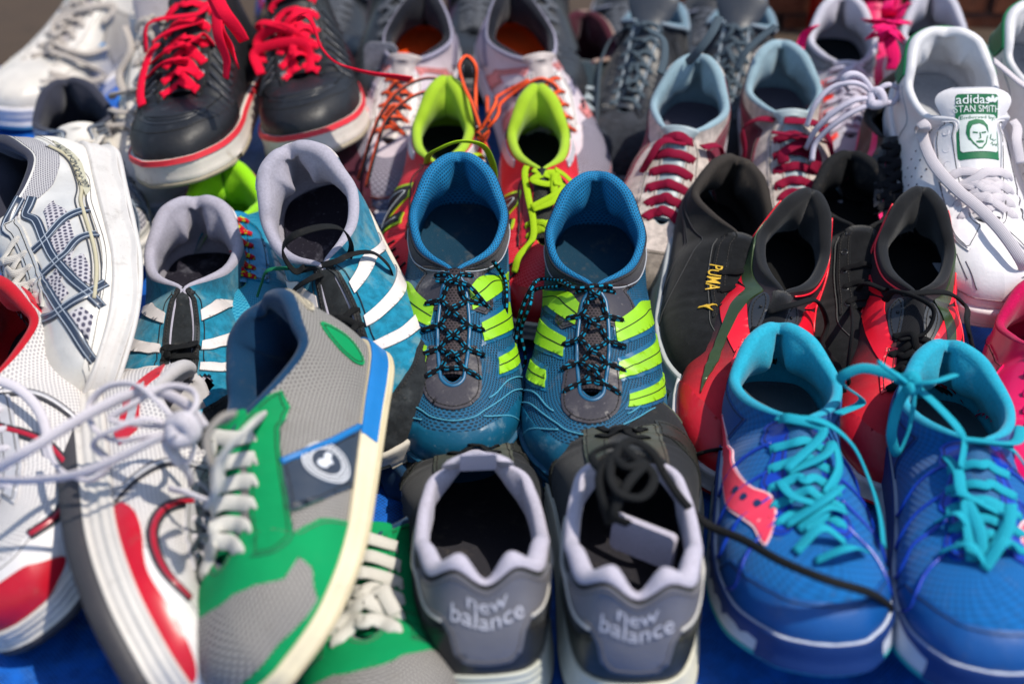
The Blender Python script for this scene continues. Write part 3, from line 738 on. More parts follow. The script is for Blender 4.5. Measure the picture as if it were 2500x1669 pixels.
# key: (params), base colour, lining, insole, sole ; placement
LAY = dict(
 hiwhiteA=dict(k=dict(wr=1.5,toe=0.8,vee=0,L=315,W=108,Hc=120,Ha=112,Ht=128,yt=.36,yv=.70,wo=37,tt=17,hs=30,ts=24,seed=1),f='R',c='d8d4cc',l='c0c0c0',pl=dict(heel=(330,-80),toe=(0,265),ztoe=20)),
 hiwhiteB=dict(k=dict(wr=1.5,toe=0.8,vee=0,L=310,W=108,Hc=120,Ha=112,Ht=128,yt=.36,yv=.70,wo=37,tt=17,hs=30,ts=24,seed=2),f='L',c='d8d4cc',l='c0c0c0',pl=dict(heel=(395,-40),toe=(325,490),ztoe=20)),
 redlaceA=dict(k=dict(spring=6,wr=1.5,toe=0.8,vee=0,L=295,W=101,Hc=118,Ha=110,Ht=126,yt=.36,yv=.70,wo=33,tt=17,tb=12,hs=26,ts=26,seed=3),f='R',c='2a2a2e',l='202020',pl=dict(heel=(495,-50),toe=(390,392),ztoe=95,roll=10)),
 redlaceB=dict(k=dict(spring=6,wr=1.5,toe=0.8,vee=0,L=295,W=101,Hc=118,Ha=110,Ht=126,yt=.36,yv=.70,wo=33,tt=17,tb=12,hs=26,ts=26,seed=4),f='L',c='2a2a2e',l='202020',pl=dict(heel=(680,-50),toe=(700,330),ztoe=95,roll=10)),
 silverA=dict(k=dict(L=290,W=104,seed=5,wo=39),f='R',c='c8c8cc',l='303038',pl=dict(heel=(150,185),toe=(250,600),ztoe=30)),
 silverB=dict(k=dict(L=305,W=112,seed=6,wo=39),f='L',c='c8c8cc',l='303038',pl=dict(heel=(-20,335),toe=(205,925),ztoe=70,roll=62)),
 whiteredA=dict(k=dict(L=300,W=108,seed=7,wo=39),f='L',c='d8d8d8',l='c01828',pl=dict(heel=(-45,640),toe=(60,1445),ztoe=30,roll=32)),
 whiteredB=dict(k=dict(ts=30,hs=36,L=300,W=98,seed=8,wo=39),f='R',c='d8d8d8',l='c01828',pl=dict(heel=(440,850),toe=(400,1600),ztoe=50,roll=-74)),
 suedeA=dict(k=dict(yt=0.5,hp=0.2,tm=3,tb=8,tt=4,L=290,W=110,seed=9,wo=40,pad=7),f='R',c='1a7896',l='a8a4b0',pl=dict(heel=(450,455),toe=(420,1080),ztoe=25)),
 suedeB=dict(k=dict(yt=0.5,hp=0.2,tm=3,tb=8,tt=4,L=290,W=110,seed=10,wo=40,pad=7),f='L',c='1a7896',l='a8a4b0',pl=dict(heel=(660,335),toe=(890,1055),ztoe=30,roll=20)),
 limeblue=dict(k=dict(pad=8,hp=0.6,L=285,W=100,seed=11,wo=37),f='L',c='1090b0',l='a0e010',pl=dict(heel=(505,370),toe=(560,850),ztoe=25)),
 greenA=dict(k=dict(ts=13,hs=21,hp=0,pad=6,L=290,W=104,seed=12,wo=43),f='L',c='10a060',l='103858',pl=dict(heel=(605,692),toe=(575,1610),ztoe=52,roll=48)),
 greenB=dict(k=dict(ts=13,hs=21,L=290,W=104,seed=13,wo=39),f='R',c='10a060',l='103858',pl=dict(heel=(850,1050),toe=(880,1760),ztoe=25,roll=10)),
 tealA=dict(k=dict(yt=0.5,tm=4,tb=8,tt=4,hp=0.45,pad=5,Hv=56,yv=0.8,L=290,W=110,seed=14,wo=39),f='R',c='107aa8',l='0a86c0',pl=dict(heel=(1055,352),toe=(1045,1085),ztoe=25)),
 tealB=dict(k=dict(yt=0.5,tm=4,tb=8,tt=4,hp=0.45,pad=5,Hv=56,yv=0.8,L=290,W=110,seed=15,wo=39),f='L',c='107aa8',l='0a86c0',pl=dict(heel=(1370,396),toe=(1340,1120),ztoe=25)),
 redlimeA=dict(k=dict(tm=2,tb=7,tt=3,yt=0.5,hp=0.6,pad=7,L=285,W=102,seed=16,wo=29),f='R',c='d8102c',l='a8cc28',pl=dict(heel=(1025,178),toe=(990,745),ztoe=20)),
 redlimeB=dict(k=dict(tm=2,tb=7,tt=3,yt=0.5,hp=0.6,pad=7,L=285,W=102,seed=17,wo=29),f='L',c='d8102c',l='a8cc28',pl=dict(heel=(1232,196),toe=(1245,760),ztoe=20)),
 asicsA=dict(k=dict(tm=2,tb=8,tt=8,hp=0.9,pad=6,spring=2,Hv=52,L=290,W=104,seed=18,wo=35),f='R',c='c8b8bc',l='262832',pl=dict(heel=(980,-25),toe=(870,500),ztoe=12)),
 asicsB=dict(k=dict(tm=2,tb=8,tt=8,hp=0.9,pad=6,spring=2,Hv=52,L=290,W=104,seed=19,wo=35),f='L',c='c8b8bc',l='262832',pl=dict(heel=(1160,-30),toe=(1330,500),ztoe=12)),
 nbA=dict(k=dict(Ht=98,toe=0.8,vee=0,yv=0.73,pad=6.5,ear=7,hp=0,Ha=82,Hc=97,L=285,W=112,seed=20,wo=41),f='L',c='202222',l='b0acc0',pl=dict(heel=(1115,1325),toe=(1090,1000),zheel=95,sol=1)),
 nbB=dict(k=dict(Ht=98,toe=0.8,vee=0,yv=0.73,pad=6.5,ear=7,hp=0,Ha=82,Hc=97,L=285,W=112,seed=21,wo=41),f='R',c='202222',l='b0acc0',pl=dict(heel=(1465,1360),toe=(1400,930),zheel=98,sol=1)),
 goldA=dict(k=dict(wr=0.35,tm=2,tb=8,tt=8,Ht=92,Ha=80,Hc=100,hs=40,L=282,W=102,seed=22,wo=38),f='R',c='151517',l='1c1c1e',pl=dict(heel=(1690,362),toe=(1665,950),ztoe=24,roll=-20)),
 goldB=dict(k=dict(wr=0.35,tm=2,tb=8,tt=8,Ht=92,Ha=80,Hc=100,hs=42,L=290,W=102,seed=23,wo=37),f='L',c='151517',l='1c1c1e',pl=dict(heel=(1950,350),toe=(1980,930),ztoe=20)),
 burgA=dict(k=dict(wr=1.5,tm=2,tb=8,tt=8,spring=3,Hv=52,L=285,W=102,seed=24,wo=37),f='R',c='c8beb8',l='8aa4b0',pl=dict(heel=(1605,128),toe=(1490,700),ztoe=14)),
 burgB=dict(k=dict(wr=1.5,tm=2,tb=8,tt=8,Hv=52,L=285,W=102,seed=25,wo=37),f='L',c='c8beb8',l='8aa4b0',pl=dict(heel=(1790,95),toe=(1830,640),ztoe=20)),
 fadeA=dict(k=dict(yt=0.5,tm=2,tb=7,tt=3,hp=0.55,pad=6.5,spring=2,Hv=47,L=292,W=102,seed=26,wo=30),f='R',c='d01028',l='18181a',pl=dict(heel=(1862,438),toe=(1660,1115),ztoe=14,roll=-14)),
 fadeB=dict(k=dict(yt=0.5,tm=2,tb=7,tt=3,hp=0.55,pad=6.5,spring=2,Hv=47,L=292,W=101,seed=27,wo=30),f='L',c='d01028',l='18181a',pl=dict(heel=(2115,432),toe=(2040,1135),ztoe=12)),
 blueA=dict(k=dict(toe=0.6,hp=0.6,yt=0.48,tm=4,tb=9,tt=5,pad=6,Ht=94,Ha=82,hs=42,Hc=102,L=286,W=107,seed=28,wo=39),f='R',c='0a50b0',l='20a0c0',pl=dict(heel=(1785,745),toe=(1895,1505),ztoe=52)),
 blueB=dict(k=dict(toe=0.6,hp=0.6,yt=0.48,tm=4,tb=9,tt=5,pad=6,Ht=94,Ha=82,hs=42,Hc=102,L=286,W=107,seed=29,wo=39),f='L',c='0a50b0',l='20a0c0',pl=dict(heel=(2170,785),toe=(2285,1570),ztoe=52)),
 stanA=dict(k=dict(wr=1.5,toe=0.8,vee=0,tm=1,tb=13,tt=19,Ht=96,hp=0,L=290,W=106,seed=30,wo=41),f='R',c='d8d6d6',l='d0d0d0',pl=dict(heel=(2165,65),toe=(2290,730),ztoe=45)),
 stanB=dict(k=dict(wr=1.5,toe=0.8,vee=0,tm=1,tb=13,tt=19,Ht=96,hp=0,L=290,W=106,seed=31,wo=41),f='L',c='d8d6d6',l='d0d0d0',pl=dict(heel=(2375,0),toe=(2560,650),ztoe=45)),
 stripA=dict(k=dict(tm=2,tb=8,tt=8,L=285,W=102,seed=32,wo=36),f='R',c='c8c8cc',l='c0c0cc',pl=dict(heel=(1932,-12),toe=(1955,490),ztoe=20)),
 stripB=dict(k=dict(tm=2,tb=8,tt=8,L=285,W=102,seed=33,wo=35),f='L',c='c8c8cc',l='c0c0cc',pl=dict(heel=(2135,-25),toe=(2190,470),ztoe=20)),
 greyhiA=dict(k=dict(toe=0.8,vee=0,L=290,W=102,Hc=112,Ha=105,Ht=122,yt=.36,yv=.70,seed=34,wo=36),f='R',c='303338',l='78909a',pl=dict(heel=(1530,0),toe=(1385,420),ztoe=20)),
 greyhiB=dict(k=dict(toe=0.8,vee=0,L=290,W=102,Hc=112,Ha=105,Ht=122,yt=.36,yv=.70,seed=35,wo=36),f='L',c='303338',l='78909a',pl=dict(heel=(1720,0),toe=(1600,430),ztoe=20)),
 slipon=dict(k=dict(L=280,W=98,seed=36,wo=38),f='R',c='303c44',l='401c28',pl=dict(heel=(1340,30),toe=(1335,420),ztoe=15)),
 zebra=dict(k=dict(L=290,W=104,seed=37,wo=37),f='R',c='d81060',l='202020',pl=dict(heel=(2088,165),toe=(2030,700),ztoe=30)),
 pink=dict(hs=40,k=dict(L=290,W=104,seed=38,wo=37),f='R',c='e01060',l='e01060',pl=dict(heel=(2405,640),toe=(2400,1250),ztoe=40)),
 ribbon=dict(k=dict(L=260,W=92,seed=41,wo=33),f='R',c='e01060',l='e01060',pl=dict(heel=(2005,-60),toe=(2000,250),ztoe=20)),
 backA=dict(k=dict(toe=0.8,vee=0,L=280,W=100,seed=42,wo=36,Hc=105,Ha=95,Ht=110,yt=.38),f='R',c='2a2c30',l='2a2c30',pl=dict(heel=(925,-75),toe=(900,290),ztoe=60)),
 backB=dict(k=dict(toe=0.8,vee=0,L=280,W=100,seed=43,wo=36,Hc=105,Ha=95,Ht=110,yt=.38),f='L',c='2a2c30',l='2a2c30',pl=dict(heel=(1225,-70),toe=(1250,280),ztoe=60)),
 backC=dict(k=dict(toe=0.8,vee=0,L=280,W=100,seed=44,wo=36),f='R',c='2a2c30',l='2a2c30',pl=dict(heel=(820,-90),toe=(740,200),ztoe=20)),
 backD=dict(k=dict(toe=0.8,vee=0,L=280,W=100,seed=45,wo=36),f='L',c='2a2c30',l='2a2c30',pl=dict(heel=(1090,-95),toe=(1080,200),ztoe=20)),
 backE=dict(k=dict(vee=0,L=280,W=98,seed=46,wo=35),f='R',c='2a2c30',l='2a2c30',pl=dict(heel=(1425,-35),toe=(1430,200),ztoe=20)),
 backF=dict(k=dict(vee=0,L=280,W=98,seed=47,wo=35),f='L',c='2a2c30',l='2a2c30',pl=dict(heel=(1635,-30),toe=(1600,220),ztoe=20)),
 maroon=dict(k=dict(L=290,W=104,seed=39,wo=37),f='R',c='501828',l='301018',pl=dict(heel=(720,60),toe=(800,510),ztoe=15)),
)
LAB = dict(
 hiwhiteA=('leather_hi_top','worn off-white high-top trainer pointing left in the back left corner','hi-top','off-white hi-tops with tangled laces'),
 hiwhiteB=('leather_hi_top','grubby white high-top with loose grey laces, half hidden behind the red-laced pair','hi-top','off-white hi-tops with tangled laces'),
 redlaceA=('red_laced_hi_top','black leather high-top with red laces, the left one with lace ends hanging at its side','hi-top','black hi-tops with red laces'),
 redlaceB=('red_laced_hi_top','black leather high-top with red laces, the right one whose lace trails off to the right','hi-top','black hi-tops with red laces'),
 silverA=('running_shoe','silver white running shoe with dark padded collar, upright behind the rolled silver one','running shoe','silver running shoes'),
 silverB=('running_shoe','silver running shoe with navy lattice bands rolled on its side showing its white sole','running shoe','silver running shoes'),
 whiteredA=('running_shoe','white and red running shoe at the left edge with red collar and red toe patch','running shoe','white and red running shoes'),
 whiteredB=('running_shoe','white running shoe tipped on its side with dark outsole and tied white laces','running shoe','white and red running shoes'),
 suedeA=('suede_sneaker','teal suede sneaker with grey padded collar, its front hidden by the white red running shoe','sneaker','teal suede sneakers with white stripes'),
 suedeB=('suede_sneaker','teal suede sneaker with three white stripes and a looped black lace','sneaker','teal suede sneakers with white stripes'),
 limeblue=('running_shoe','metallic blue shoe with lime green collar squeezed between the two teal suede sneakers','running shoe',None),
 greenA=('retro_sneaker','green and grey sneaker lying on its side with a round white badge and cream sole','sneaker','green and grey sneakers'),
 greenB=('retro_sneaker','green and grey sneaker underneath its badge-bearing twin, beside the black grey-heeled pair','sneaker','green and grey sneakers'),
 tealA=('running_shoe','teal running shoe with lime stripes, the left one of its pair','running shoe','teal running shoes with lime stripes'),
 tealB=('running_shoe','teal running shoe with lime stripes, the right one of its pair','running shoe','teal running shoes with lime stripes'),
 redlimeA=('running_shoe','red running shoe with lime collar and a lace arched over its opening','running shoe','red running shoes with lime collars'),
 redlimeB=('running_shoe','red running shoe with lime collar whose knotted lime lace hangs down its front','running shoe','red running shoes with lime collars'),
 asicsA=('running_shoe','pink and grey running shoe with orange insole, left of its pair','running shoe','pink and grey running shoes with orange insoles'),
 asicsB=('running_shoe','pink and grey running shoe whose orange insole shows black lettering','running shoe','pink and grey running shoes with orange insoles'),
 nbA=('running_shoe','black trainer with grey lettered heel towards the viewer and nothing over its opening','trainer','black trainers with grey heels'),
 nbB=('running_shoe','black trainer with grey lettered heel and a tangle of black lace over its opening','trainer','black trainers with grey heels'),
 goldA=('suede_sneaker','black suede sneaker with small gold lettering on its side','sneaker','black suede sneakers'),
 goldB=('suede_sneaker','plain black suede sneaker showing between the two black and red runners','sneaker','black suede sneakers'),
 burgA=('suede_sneaker','pale suede sneaker with burgundy side strip, burgundy laces threaded down the front','sneaker','pale suede sneakers with burgundy laces'),
 burgB=('suede_sneaker','pale suede sneaker with a flat burgundy bow across its front','sneaker','pale suede sneakers with burgundy laces'),
 fadeA=('running_shoe','black to red runner with a long olive side strip, the left one','running shoe','black and red runners'),
 fadeB=('running_shoe','black to red runner with black laces hanging over both sides, between the two blue shoes','running shoe','black and red runners'),
 blueA=('running_shoe','bright blue running shoe with turquoise laces and a pink curved emblem, the left one','running shoe','bright blue running shoes'),
 blueB=('running_shoe','bright blue running shoe with turquoise laces in the front right corner','running shoe','bright blue running shoes'),
 stanA=('leather_tennis_shoe','white leather tennis shoe with green heel and a printed green tongue label','tennis shoe','white leather tennis shoes with green heels'),
 stanB=('leather_tennis_shoe','white leather tennis shoe with green heel, cut by the right edge','tennis shoe','white leather tennis shoes with green heels'),
 stripA=('running_shoe','pale grey running shoe with white laces looped over red bars','running shoe','pale grey running shoes'),
 stripB=('running_shoe','pale grey running shoe behind the white shoe with the green tongue label','running shoe','pale grey running shoes'),
 greyhiA=('canvas_hi_top','dark grey hi-top with blue-grey laces, the left one of the dark back row pair','hi-top','dark grey hi-tops'),
 greyhiB=('canvas_hi_top','dark grey hi-top with blue-grey lining, right behind the second pale burgundy sneaker','hi-top','dark grey hi-tops'),
 slipon=('slip_on_shoe','dark blue-grey slip-on with tan rim and maroon lining','slip-on',None),
 zebra=('patterned_sneaker','pink and black striped sneaker squeezed left of the white shoe with green heel','sneaker',None),
 pink=('plastic_shoe','glossy hot pink shoe poking in at the right edge','shoe',None),
 maroon=('canvas_shoe','dark maroon shoe under the toes of the red-laced hi-tops','shoe',None),
 ribbon=('ribbon_shoe','hot pink shoe with a bunch of wide pink ribbon laces in the back row','shoe',None),
 backA=('dark_shoe','blurred dark shoe with white scalloped edge behind the left orange-insoled shoe','shoe',None),
 backB=('dark_shoe','blurred dark shoe with grey trim behind the right orange-insoled shoe','shoe',None),
 backC=('dark_shoe','blurred black shoe behind the trailing red lace end, beside the crumpled cloth','shoe',None),
 backD=('dark_shoe','blurred black shoe seen between the two orange-insoled shoes','shoe',None),
 backE=('dark_shoe','blurred black shoe between the maroon-lined slip-on and the left dark grey hi-top','shoe',None),
 backF=('dark_shoe','blurred black shoe peeking out between the two dark grey hi-tops','shoe',None),
)
# outlines of the sewn-on panels, in (position along the shoe, height up its side)
POLY = {'blue_logo': [(0.293, 0.43), (0.35, 0.28), (0.422, 0.21), (0.5, 0.26), (0.555, 0.3), (0.645, 0.39), (0.722, 0.54), (0.78, 0.63), (0.832, 0.64), (0.855, 0.65), (0.838, 0.74), (0.792, 0.82),
               (0.743, 0.84), (0.697, 0.78), (0.655, 0.66), (0.585, 0.52), (0.515, 0.4), (0.423, 0.31), (0.342, 0.38)],
 'fade_lat': [(0.31, 0.67), (0.365, 0.91), (0.567, 1.0), (0.62, 0.91), (0.515, 0.65), (0.402, 0.48)],
 'fade_med': [(-0.412, 0.45), (-0.317, 0.66), (-0.302, 1.0), (-0.327, 0.62), (-0.457, 0.32), (-0.505, 0.41)],
 'fade_olv': [(0.202, 0.86), (0.18, 0.88), (0.29, 1.0), (0.348, 0.86), (0.56, 0.67), (0.752, 0.66), (0.847, 0.5), (0.68, 0.56), (0.522, 0.52), (0.35, 0.62)],
 'gold_text': [(0.667, 0.82), (0.795, 0.8)],
 'green_heel': [(0.167, 0.74), (0.163, 0.38), (0.192, 0.17), (0.223, 0.13), (0.242, 0.29), (0.225, 0.54)],
 'green_line': [(0.575, 0.61), (0.537, 0.42), (0.488, 0.23), (0.407, 0.05)],
 'green_lowx': [(0.77, 0.43), (0.712, 0.23), (0.647, 0.0), (0.735, 0.0), (0.802, 0.0), (0.86, 0.0), (0.92, 0.01), (0.975, 0.0), (0.997, 0.13), (-0.967, 0.24), (-0.958, 0.39), (0.997, 0.32),
                (0.982, 0.28), (0.952, 0.21), (0.915, 0.17), (0.88, 0.14), (0.857, 0.08), (0.843, 0.09), (0.84, 0.18), (0.815, 0.23), (0.813, 0.35), (0.858, 0.36), (0.895, 0.45), (0.94, 0.61),
                (0.982, 0.77), (-0.91, 0.84), (-0.837, 0.88), (0.89, 0.87), (0.818, 0.57)],
 'green_navy': [(0.575, 0.61), (0.707, 0.51), (0.647, 0.27), (0.553, 0.01), (0.458, 0.02), (0.41, 0.04), (0.488, 0.23)],
 'green_stay': [(0.423, 1.0), (0.402, 1.0), (0.382, 0.94), (0.413, 0.71), (0.448, 0.6), (0.507, 0.62), (0.533, 0.62), (0.637, 0.57), (0.71, 0.51), (0.77, 0.43), (0.797, 0.47), (0.818, 0.52),
                (0.852, 0.68), (0.747, 0.84), (0.65, 0.88), (0.528, 0.93)],
 'green_tan': [(0.11, 1.0), (0.11, 1.0), (0.128, 1.0), (0.177, 0.97), (0.225, 1.0), (0.258, 1.0), (0.198, 1.0), (0.165, 1.0)],
 'silver_bandA': [(0.395, 0.94), (0.55, 0.8), (0.75, 0.88), (0.89, 0.64), (0.923, 0.28), (0.943, 0.03)],
 'silver_bandB': [(0.405, 0.78), (0.612, 0.64), (0.752, 0.56), (0.82, 0.33), (0.837, 0.14)],
 'silver_bandC': [(0.63, 0.34), (0.695, 0.54), (0.752, 0.86)],
 'silver_bandD': [(0.817, 0.2), (0.86, 0.42), (0.893, 0.61)],
 'silver_bandE': [(0.69, 0.57), (0.782, 0.38), (0.813, 0.17)],
 'silver_bandF': [(0.927, 0.27), (0.938, 0.12), (0.96, 0.03)],
 'silver_hex1': [(0.485, 0.55), (0.438, 0.47), (0.507, 0.36), (0.643, 0.37), (0.795, 0.58), (0.773, 0.66)],
 'silver_hex2': [(0.722, 0.51), (0.697, 0.33), (0.807, 0.21), (0.792, 0.38)],
 'silver_hex3': [(0.767, 0.78), (0.76, 0.66), (0.832, 0.46), (0.88, 0.6)],
 'silver_hex4': [(0.898, 0.47), (0.865, 0.29), (0.882, 0.11), (0.928, 0.03), (0.918, 0.25)],
 'silver_hex5': [(0.443, 0.94), (0.437, 0.85), (0.512, 0.85), (0.565, 1.0), (0.582, 1.0)],
 'stan_tab': [(0.248, 0.76), (0.175, 0.82), (0.138, 1.0), (0.13, 1.0), (0.13, 1.0), (0.13, 1.0), (0.13, 1.0), (0.13, 1.0), (0.13, 1.0), (0.13, 1.0), (0.197, 1.0), (0.295, 1.0)],
 'wa_red': [(-0.998, 0.42), (0.99, 0.45), (0.972, 0.48), (0.942, 0.42), (0.92, 0.32), (0.935, 0.23), (0.963, 0.23), (0.982, 0.2), (0.995, 0.15), (-0.985, 0.07), (-0.965, 0.03)],
 'wr_red': [(0.692, 0.07), (0.712, 0.2), (0.78, 0.28), (0.852, 0.25), (0.913, 0.25), (0.978, 0.16), (0.987, 0.09), (0.987, 0.0), (0.955, 0.0), (0.915, 0.0), (0.852, 0.0), (0.777, 0.04)]}
# ---------------------------------------------------------------- ground, tarp, things behind
def ground():
    m = mat('rubber', '473a2f', dirt=.6, dcol='2c2620', rough=.95)
    n = 60; xs = np.linspace(-12, 12, n); ys = np.linspace(-4, 26, n); V = [(x, y, -.012+.01*math.sin(x*1.7)*math.cos(y*1.3)-.02) for x in xs for y in ys]
    o = mkobj('ground', V, grid_faces(n, n), m, scale=1.0, uvs=[(v[0]*1000, v[1]*1000) for v in V]); o['kind'] = 'structure'
    n = 240; xs = np.linspace(-.95, .95, n); ys = np.linspace(-.75, .68, n); V = []
    for x in xs:
        for y in ys:
            z = .0022*math.sin(x*17+3*math.sin(y*6))*math.sin(y*9+1.2)+.0016*math.sin(x*41+y*23+2*math.sin(y*15))+.0018*abs(math.sin(x*8-y*5+1))**8*2
            z += .004*max(0, 1-abs(x+.46+.15*y)/.035)+.004*max(0, 1-abs(x-.10-.05*y)/.03)+.004*max(0, 1-abs(x-.45+.2*y)/.03)
            V.append((x, y, z-.006))
    t = mkobj('tarpaulin', V, grid_faces(n, n), mat('weave', '1160c0', '04224f', dirt=.25, sc_=2.2, dcol='5a88b8', rough=.5), scale=1.0, uvs=[(v[0]*1000, v[1]*1000) for v in V])
    t['kind'] = 'structure'
    # folded cloth at the back
    n = 60; V = []
    for i in range(n):
        for j in range(n):
            u, v = i/(n-1), j/(n-1); x = -.34+.22*u; y = .80+.16*v
            V.append((x, y, .012+.10*math.sin(math.pi*v)*math.sin(math.pi*u)**.5+.012*math.sin(u*26+v*5)+.010*math.sin(v*19+u*7)))
    c = mkobj('folded_cloth', V, grid_faces(n, n), mat('zebra', 'a0102c', '0c4c98', dirt=.1), scale=1.0, uvs=[(v[0]*1000, v[1]*1000) for v in V])
    sl = c.modifiers.new('thick', 'SOLIDIFY'); sl.thickness = .003; c['label'] = 'crumpled red and blue cloth lying behind the red-laced hi-tops'; c['category'] = 'cloth'
    # low brick kerb and red post far behind
    rt = bpy.data.objects.new('brick_kerb', None); sc.collection.objects.link(rt); rt['label'] = 'blurred low course of reddish bricks behind the back row of shoes'; rt['category'] = 'kerb'; me = None
    r = random.Random(5)
    for row in range(2):
        for k in range(12):
            x0 = .22+.115*k+(row % 2)*.055; z0 = .0+row*.062
            w_, d_, h_ = 105, 60, 54; b = 4
            if me is None:
                V = [(sx*(w_/2-(b if k2 else 0)*0), sy*d_/2, sz*h_/2) for k2 in (0,) for sx in (-1, 1) for sy in (-1, 1) for sz in (-1, 1)]
                F = [(0, 1, 3, 2), (4, 6, 7, 5), (0, 4, 5, 1), (2, 3, 7, 6), (0, 2, 6, 4), (1, 5, 7, 3)]
                o = mkobj('brick', V, F, mat('suede', '7a4630', '5a3a2c', dirt=.4), parent=rt, smooth=False); me = o.data
                bv = o.modifiers.new('b', 'BEVEL'); bv.width = .004
            else:
                o = bpy.data.objects.new('brick', me); sc.collection.objects.link(o); o.parent = rt
            o.location = (x0-.02, .90+r.uniform(-.004, .004), z0-.04)
    V, F, uv = sweep([(0, 0, 0), (0, 0, 200), (0, 0, 500)], 20, 20, flat=False, ns=16)
    p = mkobj('red_post', V, F, mat('gloss', 'b81c18', dirt=.1), uvs=uv); p.location = (.415, .855, -.03); p['label'] = 'thin red post standing blurred in the background on the right'; p['category'] = 'post'
ground()
# ================================================================ the shoes
def mk(key):
    e = LAY[key]; n, lab, cat, grp = LAB[key]
    s = Shoe(n, lab, cat, grp, foot=e['f'], **e['k']); s.key = key; s.place(**e['pl']); return s
def stitch(s, path, col='b8b8b8', r=.35, off=.6): s.seam(path, mat('rubber', col, dirt=0), r, off)
BLK = lambda: mat('rubber', '141416', dirt=.1)

